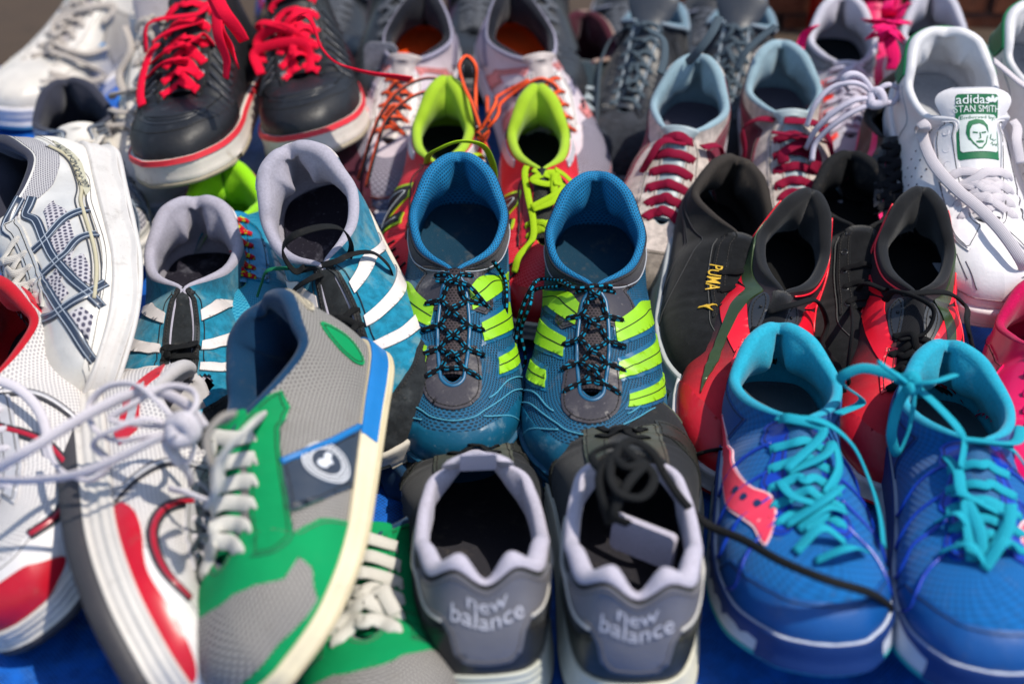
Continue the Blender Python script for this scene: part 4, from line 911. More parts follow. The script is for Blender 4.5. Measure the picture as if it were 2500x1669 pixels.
# ---------- teal runners with lime stripes
def teal(key):
    s = mk(key); A = key == 'tealA'
    body = mat('mesh', '095578', '021a28', dirt=.3, sc_=1.3); film = mat('gloss', '0a5a80', dirt=.25, rough=.4); lime = mat('gloss', '92cc18', dirt=.12, rough=.42)
    gry = mat('leather', '38353b', dirt=.5, dcol='8a8480'); blk = mat('knit', '2c2a34', dirt=.25, dcol='807c80')
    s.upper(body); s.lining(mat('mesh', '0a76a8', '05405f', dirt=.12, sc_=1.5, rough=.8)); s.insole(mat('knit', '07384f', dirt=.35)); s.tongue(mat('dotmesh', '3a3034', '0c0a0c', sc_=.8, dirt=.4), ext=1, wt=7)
    s.sole(mat('rubber', '0c4c6a'), mat('rubber', '86b818'), grooves=2)
    s.patch('collar_panel', [(-.52, 1), (-.50, .80), (-.43, .68), (-.36, .68), (-.2, .50), (0, .44), (.2, .50), (.36, .68), (.43, .68), (.50, .80), (.52, 1), (.3, 1), (0, 1), (-.3, 1)], blk, .8)
    for sg in (1, -1):
        s.patch('eyelet_panel', [(sg*u, h) for u, h in ((.40, .72), (.47, .60), (.56, .62), (.60, .74), (.60, 1.0), (.45, 1.0), (.42, .88))][::sg], gry, 1.3)
        s.seam([(sg*u, h) for u, h in ((.2, .55), (.30, .66), (.39, .74), (.44, .80), (.455, .92))], mat('rubber', 'a8acb4', dirt=0), .55, 1.2, 'piping')
        s.seam([(sg*.47, .88), (sg*.475, .90)], BLK(), 1.2, .9, 'eyelet')
        L_ = [[(.36, .04), (.45, .04), (.66, .88), (.585, .90)], [(.48, .04), (.56, .04), (.80, .84), (.735, .86)], [(.60, .04), (.67, .04), (.88, .66), (.835, .70)]]
        if sg < 0: L_ = [[(.33, .04), (.41, .04), (.60, .92), (.52, .93)], [(.45, .04), (.52, .04), (.71, .80), (.64, .82)], [(.57, .04), (.63, .04), (.80, .60), (.74, .62)]]
        for q in L_:
            cx = sum(a for a, b in q)/len(q); cy = sum(b for a, b in q)/len(q)
            big = [(cx+(a-cx)*1.0+(.016 if a-cx > (b-cy)*.28 else -.016), min(.99, cy+(b-cy)*1.04)) for a, b in q]
            s.patch('stripe_border', [(sg*a, b) for a, b in big][::sg], film, .7, step=3.5)
            st = s.patch('stripe', [(sg*a, b) for a, b in q][::sg], lime, 1.9, step=3.5)
            m0 = ((q[0][0]+q[1][0])/2, .05); m1 = ((q[3][0]+q[2][0])/2, (q[3][1]+q[2][1])/2)
            s.seam([(sg*m0[0], m0[1]), (sg*(m0[0]*.5+m1[0]*.5), m0[1]*.5+m1[1]*.5), (sg*m1[0], m1[1])], mat('rubber', '17240c', dirt=0), .5, 1.9, 'stripe_line', parent=st)
    s.patch('lace_guard', [(.735, .88), (.79, .82), (.86, .77), (.93, .70), (1, .68), (1.07, .70), (1.14, .77), (1.21, .82), (1.265, .88), (1.25, 1), (1.12, .99), (1, .985), (.88, .99), (.75, 1)], gry, 1.2)
    s.patch('toe_film', [(.72, 0), (.80, .25), (.86, .34), (.93, .40), (1, .44), (1.07, .40), (1.14, .34), (1.20, .25), (1.28, 0), (1.14, 0), (1, 0), (.86, 0)], mat('leather', '0a5674', dirt=.5, dcol='7a9098'), 1.0, smoothed=False)
    for a in ([(.74, .05), (.82, .40), (.92, .55), (1, .56), (1.08, .55), (1.18, .40), (1.26, .05)], [(.70, .05), (.79, .46), (.90, .62)], [(1.30, .05), (1.21, .46), (1.10, .62)], [(.82, .05), (.87, .30), (.95, .48)], [(1.05, .52), (1.12, .30), (1.16, .02)]):
        s.seam(a, mat('rubber', '4a9ab4', dirt=.1), .6, .9, 'welded_line')
    s.seam([(.46, .975), (.6, .975), (.75, .975), (.86, .975), (.94, .955), (1, .95), (1.06, .955), (1.14, .975), (1.25, .975), (1.4, .975), (1.54, .975)], film, 1.7, .9, 'throat_binding')
    lc = mat('lace', '0a0c12', '0b86a8', dirt=0)
    s.laces(5, lc, 3.6, 2.6, h=.80, lift=3.5, flat=False, jit=2.4, u1=.86)
    s.lining  # rim worn spots
    c = 1 if A else -1
    if A:
        for p in ([(1008, 650), (1050, 660), (1095, 690), (1150, 745), (1165, 770)], [(1120, 595), (1143, 640), (1150, 690), (1160, 750), (1168, 800)]):
            s.cord([ps(s, x, y, 5) for x, y in p[:-2]]+[pz(s, *p[-2], 70), pz(s, *p[-1], 55)], lc, 4, 3, flat=False)
        s.cord([pz(s, 1160, 770, 60), pz(s, 1178, 810, 45), pz(s, 1190, 840, 30), pz(s, 1180, 870, 40), pz(s, 1165, 840, 55), pz(s, 1175, 790, 60)], lc, 4, 3, flat=False)
    else:
        s.cord([ps(s, 1305, 637, 5), ps(s, 1260, 640, 8), pz(s, 1222, 655, 95), pz(s, 1200, 700, 80), pz(s, 1185, 760, 60), pz(s, 1180, 830, 40)], lc, 4, 3, flat=False)
        s.cord([ps(s, 1310, 640, 6), ps(s, 1350, 625, 10), ps(s, 1385, 640, 6), ps(s, 1395, 665, 3)], lc, 4, 3, flat=False)
        s.cord([ps(s, 1300, 650, 7), ps(s, 1250, 670, 10), pz(s, 1215, 700, 85), pz(s, 1195, 760, 60), pz(s, 1205, 830, 40), pz(s, 1185, 860, 30)], lc, 4, 3, flat=False)
    return s
teal('tealA'); teal('tealB')

# ---------- teal suede, white stripes
def suede(key):
    s = mk(key); A = key == 'suedeA'
    sd_ = mat('suede', '1d7a96', '6a8c90', dirt=.25, dcol='3c4c50'); wh = mat('leather', 'd8d0cc', dirt=.3); bk = mat('suede', '25282a', '44484a', dirt=.2)
    s.upper(sd_); s.lining(mat('foam', 'a9a5b1', dirt=.2)); s.insole(mat('foam', '1d1b26', dirt=.3, dcol='80808c')); s.tongue(bk, ext=1, wt=7, drop=4)
    s.sole(mat('rubber', 'd2cabc', dirt=.45), mat('rubber', 'b8b0a0'), grooves=0, flare=1)
    s.patch('heel_tab', [(-.13, .50), (.13, .50), (.15, 1), (0, 1), (-.15, 1)], wh, 1.1)
    ST = [[(.30, .03), (.355, .03), (.61, .90), (.56, .90)], [(.435, .03), (.49, .03), (.77, .90), (.72, .90)], [(.575, .03), (.625, .03), (.885, .86), (.845, .88)]]
    for sg in (1, -1):
        for q in ST:
            s.patch('stripe', [(sg*a, b) for a, b in q][::sg], wh, 1.7, step=3.5)
            for e0, e1 in ((q[0], q[3]), (q[1], q[2])): s.seam([(sg*e0[0], e0[1]), (sg*(e0[0]+e1[0])/2, (e0[1]+e1[1])/2), (sg*e1[0], e1[1])], mat('rubber', '8a8680', dirt=.2), .35, 1.3)
        s.seam([(sg*.46, .88), (sg*.6, .87), (sg*.78, .87), (sg*.86, .82)], mat('rubber', '17191a', dirt=0), .4, 1.0)
    s.patch('eyestay', [(.455, .94), (.6, .93), (.75, .93), (.86, .90), (.95, .85), (1.05, .85), (1.14, .90), (1.25, .93), (1.4, .93), (1.545, .94), (1.55, 1), (1.4, 1), (1.2, 1), (1, .99), (.8, 1), (.6, 1), (.45, 1)], bk, 1.5)
    s.patch('toe_overlay', [(.66, 0), (.72, .28), (.80, .42), (.90, .50), (1, .52), (1.1, .50), (1.2, .42), (1.28, .28), (1.34, 0), (1.2, 0), (1, 0), (.8, 0)], bk, 1.0)
    for k in (1, -1): s.seam([(k*.485, .93), (k*.49, .93)], BLK(), 1.6, 1.3, 'eyelet')
    lc = mat('lace', '1a1b1c', dirt=.1)
    s.laces(6, lc, 5, 1.3, h=.94, first=(3 if not A else 4), u1=.84, lift=3, jit=1.5)
    if not A:
        s.cord([ps(s, 700, 575, 2), ps(s, 690, 600, 7), pz(s, 650, 585, 135), pz(s, 675, 540, 165), pz(s, 740, 520, 165), pz(s, 790, 530, 150), pz(s, 806, 570, 130), pz(s, 790, 605, 115), ps(s, 740, 640, 8), ps(s, 690, 670, 6), ps(s, 660, 690, 4)], lc, 7, 1.3)
        s.cord([ps(s, 690, 610, 5), ps(s, 750, 590, 9), ps(s, 800, 605, 9), ps(s, 850, 600, 8), ps(s, 885, 620, 5), pz(s, 900, 680, 70), pz(s, 915, 710, 60)], lc, 7, 1.3)
        s.cord([ps(s, 680, 600, 4), pz(s, 615, 620, 120), pz(s, 600, 650, 105), pz(s, 590, 680, 95)], mat('lace', '1a6a4a', dirt=0), 4, 2, flat=False)
    else:
        s.cord([ps(s, 440, 790, 4), ps(s, 420, 800, 8), ps(s, 400, 815, 6), ps(s, 385, 830, 4)], lc, 8, 1.4)
suede('suedeA'); suede('suedeB')

# ---------- red runners with lime collars
def redlime(key):
    s = mk(key); A = key == 'redlimeA'
    s.upper(mat('gridmesh', 'd40a20', 'f06070', dirt=.1)); li = mat('knit', 'a8cc2c', dirt=.25, sc_=1.3, dcol='74801c'); s.lining(li)
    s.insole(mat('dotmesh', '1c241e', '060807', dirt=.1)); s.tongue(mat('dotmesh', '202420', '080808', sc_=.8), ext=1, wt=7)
    s.sole(mat('rubber', 'd0d0d0'), BLK(), grooves=2)
    s.band('heel_panel', [(-.25, .75), (-.14, .45), (0, .36), (.14, .45), (.25, .75)], [(-.25, .97), (-.14, .90), (0, .88), (.14, .90), (.25, .97)], mat('gloss', '18181c', dirt=.15), .9)
    for sg in (1, -1):
        s.patch('side_flash', [(sg*u, h) for u, h in ((.16, .52), (.25, .58), (.37, .80), (.36, .97), (.24, .84))][::sg], mat('leather', 'd4d4d8', dirt=.1), 1.5)
        s.patch('eyelet_panel', [(sg*u, h) for u, h in ((.42, .80), (.50, .72), (.68, .78), (.86, .74), (.86, .97), (.46, .985))][::sg], mat('gloss', 'b40c22', dirt=.1, rough=.4), 1.1)
        s.seam([(sg*u, h) for u, h in ((.44, .93), (.45, .80), (.50, .72), (.60, .745), (.70, .78), (.84, .74))], BLK(), .9, 1.1, 'piping')
        s.seam([(sg*.49, .90), (sg*.495, .91)], BLK(), 1.4, 1.3, 'eyelet')
        N = [(0, 0), (12, 0), (12, 19), (29, 0), (44, 0), (44, 38), (32, 38), (32, 18), (14, 38), (0, 38)]
        for nm, sc_, m_, off in (('letter_border', 1.14, mat('gloss', 'b0d820', dirt=0, rough=.4), 1.2), ('letter', 1.0, mat('gloss', '121214', dirt=0, rough=.4), 1.9)):
            q = [((x-22)*sc_, (y-19)*sc_) for x, y in N]
            if sg < 0: q = [(-x, y) for x, y in q][::-1]
            if s.mir < 0: q = [(-x, y) for x, y in q][::-1]
            pp = s.mmpoly(sg*.60, .42, q, ang=-8*sg*s.mir)
            a = sum(pp[i][0]*pp[(i+1) % 10][1]-pp[i][1]*pp[(i+1) % 10][0] for i in range(10))
            s.patch(nm, pp if a > 0 else pp[::-1], m_, off)
        ln = [((x-22), (y-19)) for x, y in ((6, 3), (6, 34), (13, 27), (31, 7), (38, 4), (38, 34))]
        if (sg < 0) != (s.mir < 0): ln = [(-x, y) for x, y in ln]
        s.seam(s.mmpoly(sg*.60, .42, ln, ang=-8*sg*s.mir), mat('rubber', 'b8bcc0', dirt=0), .6, 2.1, 'letter_line', n=4)
        for u in (.745, .79, .835, .88):
            s.seam([(sg*u, .03), (sg*(u+.02), .3), (sg*(u+.05), .58)], BLK(), 1.0, .9, 'rib')
    s.patch('toe_film', [(.80, 0), (.86, .30), (.93, .42), (1, .45), (1.07, .42), (1.14, .30), (1.20, 0), (1, 0)], mat('gloss', 'b80c24', rough=.4), 1.0)
    lc = mat('lace', 'a6cc1e', dirt=.05)
    s.laces(6, lc, 6, 1.6, first=4, u1=.84)
    if A:
        s.cord([ps(s, 985, 375, 3), pz(s, 1000, 345, 150), pz(s, 1050, 325, 160), pz(s, 1100, 330, 155), pz(s, 1128, 370, 130), pz(s, 1135, 430, 95), pz(s, 1135, 510, 60), pz(s, 1140, 560, 30)], lc, 6, 1.6)
        s.cord([ps(s, 1060, 370, 2), ps(s, 1085, 355, 6), ps(s, 1100, 365, 3)], lc, 7, 1.6)
    else:
        s.cord([ps(s, 1212, 375, 2), ps(s, 1215, 400, 6), ps(s, 1218, 460, 6), ps(s, 1225, 520, 7), ps(s, 1222, 560, 7), ps(s, 1195, 605, 8), pz(s, 1180, 625, 60)], lc, 6, 1.6)
        for k, p in enumerate(([(1235, 375), (1258, 410), (1270, 395)], [(1258, 405), (1250, 430), (1240, 420), (1262, 405), (1275, 430)], [(1262, 400), (1285, 415), (1300, 430)], [(1260, 410), (1262, 440), (1256, 470), (1245, 490)], [(1255, 430), (1280, 440), (1272, 455), (1240, 490)])):
            s.cord([ps(s, x, y, 5+k*1.2) for x, y in p], lc, 7, 1.8)
redlime('redlimeA'); redlime('redlimeB')

# ---------- pink and grey runners, orange insoles
def asics(key):
    s = mk(key); A = key == 'asicsA'
    s.upper(mat('leather', 'c9bcc2', dirt=.3)); s.lining(mat('knit', '181a24', dirt=.1, sc_=1.2)); ins = s.insole(mat('foam', 'ee4a0c', dirt=.1), z=12, e=5); s.tongue(mat('leather', 'b8aca8', dirt=.5), ext=10, wt=18)
    s.sole(mat('rubber', 'c8c4cc'), BLK(), grooves=2)
    s.seam([(-.45, .99), (-.36, .99), (-.25, .99), (-.12, .985), (-.05, .985), (0, .985), (.05, .985), (.12, .985), (.25, .99), (.36, .99), (.45, .99)], mat('knit', 'a09cb0', dirt=.1), 3.0, -.6, 'collar_binding')
    pk = mat('leather', 'd88482', dirt=.2); gy = mat('leather', '9a93a8', dirt=.2); dk = mat('gloss', '22242e', dirt=.1); hm = mat('dotmesh', '8d8896', '4c4654', dirt=.2)
    s.patch('toe_mesh', [(.62, .02), (.66, .5), (.74, .74), (.86, .80), (1, .80), (1.14, .80), (1.26, .74), (1.34, .5), (1.38, .02), (1.2, .02), (1, .02), (.8, .02)], hm, .8)
    for sg in (1, -1):
        for i, (q, m_) in enumerate((([(.30, .05), (.38, .05), (.44, .40), (.40, .50), (.50, .78), (.46, .86), (.36, .55), (.36, .40)], pk), ([(.42, .05), (.50, .05), (.56, .35), (.52, .45), (.60, .70), (.56, .76), (.47, .45), (.48, .35)], gy),
                                  ([(.54, .05), (.64, .05), (.64, .40), (.70, .60), (.66, .70), (.58, .50)], pk), ([(.14, .1), (.26, .05), (.32, .45), (.26, .8), (.16, .7)], gy), ([(.50, .80), (.58, .74), (.80, .84), (.84, .96), (.6, .97), (.5, .97)], mat('leather', 'd8d0cc', dirt=.4)))):
            s.patch('side_panel', [(sg*a, b) for a, b in q][::sg], m_, 1.0+.15*i)
        for u in (.50, .60):
            s.seam([(sg*u, .55), (sg*(u+.05), .60)], dk, 2.2, .9, 'lace_loop')
    if A: s.box('side_flap', pz(s, 875, 165, 95), (1, 0, 0), (0, -.35, .9), 36, 62, 4, mat('suede', '8a8a92', '4a4a52'), r=9)
    lc = mat('lace2', '18181c', 'e8501c', dirt=0)
    s.laces(6, lc, 4.5, 2.5, first=1, u1=.82, flat=False)
    if A:
        s.cord([pz(s, 1080, 210, 110), pz(s, 1040, 190, 125), pz(s, 980, 180, 130), pz(s, 920, 205, 125), pz(s, 875, 260, 110), pz(s, 850, 320, 90), pz(s, 830, 390, 60), pz(s, 815, 430, 40)], lc, 4.5, 3, flat=False)
        s.cord([pz(s, 1080, 215, 105), pz(s, 1030, 205, 118), pz(s, 950, 220, 118), pz(s, 890, 270, 104), pz(s, 860, 350, 80), pz(s, 840, 430, 50)], lc, 4.5, 3, flat=False)
        s.tube('lace_knot', [pz(s, 1095, 300, 100), pz(s, 1108, 318, 98), pz(s, 1115, 300, 104), pz(s, 1100, 310, 107)], 4, lc)
    else:
        s.cord([ps(s, 1215, 185, 3), ps(s, 1170, 220, 10), pz(s, 1130, 250, 125), pz(s, 1105, 295, 108)], lc, 4.5, 3, flat=False)
        s.cord([pz(s, 1105, 300, 105), pz(s, 1085, 240, 125), pz(s, 1065, 195, 135), pz(s, 1055, 150, 150), pz(s, 1070, 130, 155), pz(s, 1090, 150, 150), pz(s, 1090, 200, 130), pz(s, 1092, 260, 115), pz(s, 1105, 300, 105)], lc, 4.5, 3, flat=False)
        s.cord([ps(s, 1220, 190, 5), ps(s, 1175, 235, 10), pz(s, 1135, 275, 115), pz(s, 1110, 310, 100), pz(s, 1125, 360, 85), pz(s, 1135, 400, 70)], lc, 4.5, 3, flat=False)
        s.cord([ps(s, 1130, 220, 9), ps(s, 1122, 240, 12), pz(s, 1120, 280, 112)], lc, 4.5, 3, flat=False)
    V, F = textmesh('asics', 15, 1.0, .02)
    c = s.insole_c if hasattr(s, 'insole_c') else None
    z = s.soletop(np.array([70.]))[0]+12.4
    s.plate('insole_lettering', (2, 92, z+.0), (0, -1 if s.mir > 0 else -1, 0), (1 if s.mir > 0 else -1, 0, 0), V*[1, 1], F, mat('rubber', '1a1414', dirt=0), off=.0)
asics('asicsA'); asics('asicsB')

# ---------- black trainers, grey heels, seen from behind
def nb(key):
    s = mk(key); A = key == 'nbA'
    bk = mat('knit', '202224', dirt=.15); li = mat('foam', 'b8b3c0', dirt=.2); gy = mat('leather', '6f6e73', dirt=.15); ol = mat('leather', '26282a' if A else '2e3026', dirt=.15)
    s.upper(bk); s.lining(li); s.insole(mat('foam', '2b2a30', dirt=.3)); s.tongue(li if A else mat('knit', '1a1b1c'), ext=26, wt=24, curl=.1, thick=6)
    s.sole(mat('rubber', 'cbc8b6' if not A else 'b9bbb0', dirt=.25), mat('rubber', '2a2a2a'), grooves=4, flare=4, rim=1)
    s.patch('heel_patch', [(-.165, .93), (-.158, .80), (-.125, .68), (-.08, .57), (-.058, .42), (-.048, .24), (-.03, .17), (.03, .17), (.048, .24), (.058, .42), (.08, .57), (.125, .68), (.158, .80), (.165, .93), (.11, .94), (.05, .965), (0, .95), (-.05, .965), (-.11, .94)], gy, 1.6)
    s.band('mudguard', [(-.40, 0), (0, 0), (.40, 0)], [(-.40, .30), (-.25, .42), (0, .50), (.25, .42), (.40, .30)], ol, .9)
    for sg in (1, -1):
        s.seam([(sg*u, h) for u, h in ((.075, .545), (.12, .65), (.17, .74), (.24, .78), (.36, .74))], mat('leather', 'c8c4bc', dirt=.1), 1.6, .9, 'piping')
        s.patch('eyestay', [(sg*u, h) for u, h in ((.45, .74), (.6, .72), (.84, .74), (.88, .99), (.6, .99), (.455, .99))][::sg], mat('leather', '4c4e44', dirt=.2), 1.1)
        s.patch('toe_strap', [(sg*u, h) for u, h in ((.62, 0), (.74, 0), (.82, .5), (.86, .74), (.78, .74), (.70, .4))][::sg], mat('leather', '2c2e2a', dirt=.2), 1.0)
    s.patch('toe_bumper', [(.80, 0), (.86, .26), (.93, .38), (1, .42), (1.07, .38), (1.14, .26), (1.20, 0), (1, 0)], mat('leather', '5c6050', dirt=.3), 1.0)
    tx = mat('leather', 'cccad0', dirt=.1)
    s.text(0, .80, 'new', 10, tx, off=2.6, thick=.04); s.text(0, .63, 'balance', 10.5, tx, off=2.6, thick=.04)
    lc = mat('lace', '1c1d1e', dirt=.05)
    if A:
        s.laces(6, lc, 7, 1.5, first=4)
        s.box('tongue_label', s.tonguept(np.array([0.]), np.array([.93]), -7.2)[0], (1, 0, 0), (0, .5, -1), 24, 20, .6, mat('rib', 'ccc8de', dirt=.1), r=2)
    else:
        s.laces(6, lc, 7, 1.5, first=4, jit=2.5)
        pts = [(1390, 1160, 112), (1420, 1120, 120), (1380, 1080, 118), (1360, 1040, 112), (1410, 1020, 118), (1460, 1050, 122), (1500, 1090, 118), (1470, 1140, 118), (1420, 1130, 124), (1400, 1080, 124), (1450, 1010, 118), (1500, 1040, 116), (1520, 1080, 108)]
        s.cord([pz(s, *p) for p in pts], lc, 6, 3)
        pts = [(1400, 1200, 100), (1385, 1150, 116), (1375, 1090, 120), (1400, 1050, 122), (1440, 1070, 126), (1480, 1060, 122), (1440, 1110, 124), (1410, 1180, 112), (1440, 1200, 100)]
        s.cord([pz(s, *p) for p in pts], lc, 6, 3)
        s.cord([pz(s, *p) for p in ((1520, 1080, 108), (1560, 1140, 95), (1620, 1200, 75), (1700, 1235, 82), (1800, 1290, 100), (1900, 1330, 104), (1985, 1355, 90), (2035, 1385, 60), (2060, 1420, 20))], lc, 6, 4.5, flat=False)
        a_, b_, c_ = (np.array(pz(s, *q)) for q in ((1475, 1240, 66), (1530, 1262, 66), (1462, 1272, 54))); s.box('folded_tongue', tuple(a_), tuple(b_-a_), tuple(a_-c_), 44, 26, 5, li, r=4); s.box('tongue_label', tuple(a_+np.array([0, 0, 3.2])), tuple(b_-a_), tuple(a_-c_), 26, 20, .6, mat('rib', 'ccc8de', dirt=.1), r=2)
nb('nbA'); nb('nbB')

# ---------- black suede, gold lettering
CAT = [(0, 0), (3, 2), (6, 2.5), (9, 5), (12, 6.5), (13.5, 9), (12.5, 8.7), (11, 7.8), (8, 6.8), (6, 7), (3, 9), (-1, 11), (2, 7.5), (3, 5.5), (1, 3), (-3, 1.5), (-5, 3.5), (-4, .5)]
def gold(key):
    s = mk(key); A = key == 'goldA'
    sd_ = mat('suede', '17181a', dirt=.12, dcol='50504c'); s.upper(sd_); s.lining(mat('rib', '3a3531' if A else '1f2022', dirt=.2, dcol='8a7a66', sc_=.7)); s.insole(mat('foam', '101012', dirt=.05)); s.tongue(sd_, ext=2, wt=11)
    s.sole(mat('rubber', 'a8acae' if A else '9a8c80', dirt=.2), mat('rubber', '909498'), grooves=1, flare=1)
    bs = mat('rubber', '2a2b2e', dirt=0)
    for sg in (1, -1):
        for d in (0, .02, .17): s.seam([(sg*u, h) for u, h in ((.12+d*.2, .9), (.22+d*.5, .7), (.36+d, .5), (.50+d, .25), (.56+d, .03))], bs, .5, .5)
        s.seam([(sg*u, h) for u, h in ((.47, .74), (.6, .75), (.8, .76), (.88, .7), (.96, .66))], mat('rubber', '4a4a48', dirt=0), .5, .5)
    s.patch('eyestay', [(.455, .80), (.6, .79), (.78, .80), (.86, .76), (.86, 1), (.6, 1), (.45, 1)], sd_, 1.2); s.patch('eyestay', [(1.14, .76), (1.22, .80), (1.4, .79), (1.545, .80), (1.55, 1), (1.4, 1), (1.14, 1)], sd_, 1.2)
    if not A: s.eyelets(5, mat('metal', '26262a', dirt=0), h=.90)
    if A:
        g = mat('metal', 'd8ae2c', dirt=0, rough=.4)
        tu, th_ = POLY['gold_text'][0]; s.text(tu, th_, 'PUMA', 11.5, g, ang=-4, off=2.4, thick=.07, stretch=.66)
        s.patch('emblem', s.mmpoly(*POLY['gold_text'][1], [(x*.8, y*.8) for x, y in CAT], ang=-100 if s.mir > 0 else 90), g, 2.3, step=2, base=1.5)
    s.laces(5, mat('lace', '141416', dirt=0), 5, 1.4, first=2, style='bar')
gold('goldA'); gold('goldB')

# ---------- pale suede, burgundy
def burg(key):
    s = mk(key); A = key == 'burgA'
    sd_ = mat('suede', 'c2b6ae', dirt=.35, dcol='8a8078'); bg_ = mat('suede', '741a34', dirt=.15); s.upper(sd_); s.lining(mat('foam', '8fa9b4', dirt=.2)); s.insole(mat('knit', '6a6472', 'a0904c', dirt=.3)); s.tongue(mat('leather', '9aa8ac', dirt=.2), ext=10, wt=18)
    s.sole(mat('rubber', 'a9a6b0', dirt=.25), mat('rubber', '75727c'), grooves=0, flare=1.5)
    FS = [(.20, .02), (.34, .02), (.60, .02), (.64, .10), (.56, .42), (.42, .62), (.26, .82), (.17, .98), (.12, .98), (.16, .72), (.28, .50), (.38, .26)]
    s.both('side_strip', FS, bg_, 1.0)
    s.patch('heel_patch', [(-.10, .35), (.10, .35), (.13, 1), (0, 1), (-.13, 1)], sd_, 1.4)
    for sg in (1, -1):
        s.patch('eyestay', [(sg*u, h) for u, h in ((.455, .76), (.6, .74), (.78, .75), (.88, .70), (.87, 1), (.6, 1), (.45, 1))][::sg], sd_, 1.3)
        s.seam([(sg*u, h) for u, h in ((.47, .785), (.6, .77), (.78, .78), (.85, .75))], mat('rubber', '8a8078', dirt=0), .4, 1.5)
    s.patch('toe_cap', [(.80, 0), (.85, .40), (.92, .60), (1, .66), (1.08, .60), (1.15, .40), (1.20, 0), (1, 0)], mat('suede', '8b8178', dirt=.3), 1.0)
    lc = mat('lace', '8a0f34', dirt=.05)
    s.laces(6, lc, 9, 2.0, h=.87, style='bar', first=0 if A else 1, lift=4, u1=.86)
    if A:
        s.cord([ps(s, 1565, 332, 2), ps(s, 1545, 340, 8), ps(s, 1500, 375, 8), pz(s, 1462, 420, 70), pz(s, 1448, 470, 45)], lc, 9, 1.8)
        s.cord([ps(s, 1600, 345, 6), ps(s, 1625, 335, 12), ps(s, 1635, 360, 10), ps(s, 1630, 400, 7)], lc, 9, 1.8)
    else:
        s.cord([ps(s, 1780, 275, 2), ps(s, 1755, 272, 8), ps(s, 1725, 300, 10), pz(s, 1708, 345, 80), pz(s, 1700, 390, 60)], lc, 10, 1.8)
        s.cord([ps(s, 1815, 280, 4), ps(s, 1850, 300, 14), ps(s, 1880, 335, 12), ps(s, 1900, 370, 5), ], lc, 11, 1.8)
        s.cord([ps(s, 1785, 320, 15), ps(s, 1830, 335, 17), ps(s, 1870, 345, 14)], lc, 11, 2, up=[0, -.4, .9])
        s.cord([ps(s, 1840, 330, 12), ps(s, 1815, 365, 11), ps(s, 1800, 385, 9)], lc, 11, 2)
        s.cord([ps(s, 1845, 345, 12), ps(s, 1865, 375, 8), ps(s, 1860, 400, 5)], lc, 11, 2)
burg('burgA'); burg('burgB')

# ---------- black to red runners
def fade(key):
    s = mk(key); A = key == 'fadeA'
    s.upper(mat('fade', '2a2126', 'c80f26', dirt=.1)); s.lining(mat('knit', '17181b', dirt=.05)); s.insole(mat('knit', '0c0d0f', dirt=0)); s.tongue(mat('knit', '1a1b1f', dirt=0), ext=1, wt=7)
    s.sole(mat('rubber', 'c8c6ca'), mat('rubber', 'b01428'), grooves=1)
    rd = mat('gloss', 'f4122e', dirt=.05, rough=.38); dk = mat('gloss', '2c3036', dirt=.1, rough=.45); olv = mat('metal', '3d5030', '20222a', dirt=.05)
    s.seam([(-.44, .9), (-.36, .93), (-.25, .9), (-.15, .92)], rd, .8, .8, 'piping')
    for sg in (1, -1):
        s.patch('side_band', [(sg*u, h) for u, h in ((.30, .02), (.42, .02), (.50, .34), (.62, .60), (.72, .80), (.64, .90), (.52, .70), (.42, .52))][::sg], rd, 1.1)
        s.patch('side_band', [(sg*u, h) for u, h in ((.26, .34), (.34, .44), (.44, .60), (.41, .66), (.30, .58), (.24, .60))][::sg], rd, 1.2)
        s.patch('eyelet_panel', [(sg*u, h) for u, h in ((.47, .80), (.53, .76), (.62, .86), (.64, .96), (.52, .96))][::sg], dk, 1.5, smoothed=True)
        s.patch('eyelet_panel', [(sg*u, h) for u, h in ((.66, .84), (.76, .80), (.86, .82), (.86, .98), (.68, .98))][::sg], rd, 1.6)
        s.seam([(sg*.53, .88), (sg*.535, .89)], BLK(), 1.3, 1.9, 'eyelet')
        s.seam([(sg*u, h) for u, h in ((.12, .98), (.20, .80), (.30, .62), (.42, .35), (.55, .04))], rd, .9, 1.2, 'piping')
    s.patch('side_flash', POLY['fade_olv'] if len(POLY.get('fade_olv', [])) else [], olv, 1.4)
    s.patch('toe_film', [(.72, 0), (.80, .34), (.88, .52), (1, .60), (1.12, .52), (1.20, .34), (1.28, 0), (1, 0)], mat('leather', 'b40e22', dirt=.2), 1.0)
    lc = mat('lace', '17181a', dirt=.05)
    s.laces(6, lc, 5.5, 2.4, first=2, jit=3, flat=False, u1=.86, lift=5)
    if A:
        s.cord([ps(s, 1765, 720, 3), ps(s, 1790, 700, 9), ps(s, 1835, 700, 14), ps(s, 1880, 745, 12), ps(s, 1905, 790, 9), pz(s, 1925, 850, 60), pz(s, 1935, 900, 50)], lc, 6, 3, flat=False)
        s.cord([pz(s, 1590, 1045, 30), pz(s, 1620, 1035, 40), pz(s, 1650, 1030, 40), pz(s, 1680, 1035, 30)], lc, 5, 3, flat=False)
    else:
        s.cord([ps(s, 2040, 665, 3), ps(s, 2000, 660, 9), ps(s, 1975, 690, 8), pz(s, 1955, 760, 90), pz(s, 1945, 850, 60), pz(s, 1950, 890, 40)], lc, 6, 3, flat=False)
        s.cord([ps(s, 2090, 690, 12), ps(s, 2140, 690, 12), ps(s, 2185, 710, 10), pz(s, 2220, 750, 110), pz(s, 2232, 800, 90)], lc, 6, 3, flat=False)
        s.cord([ps(s, 2040, 700, 6), ps(s, 2075, 690, 14), ps(s, 2115, 720, 14), ps(s, 2105, 770, 8), ps(s, 2070, 790, 8)], lc, 6, 3, flat=False)
fade('fadeA'); fade('fadeB')

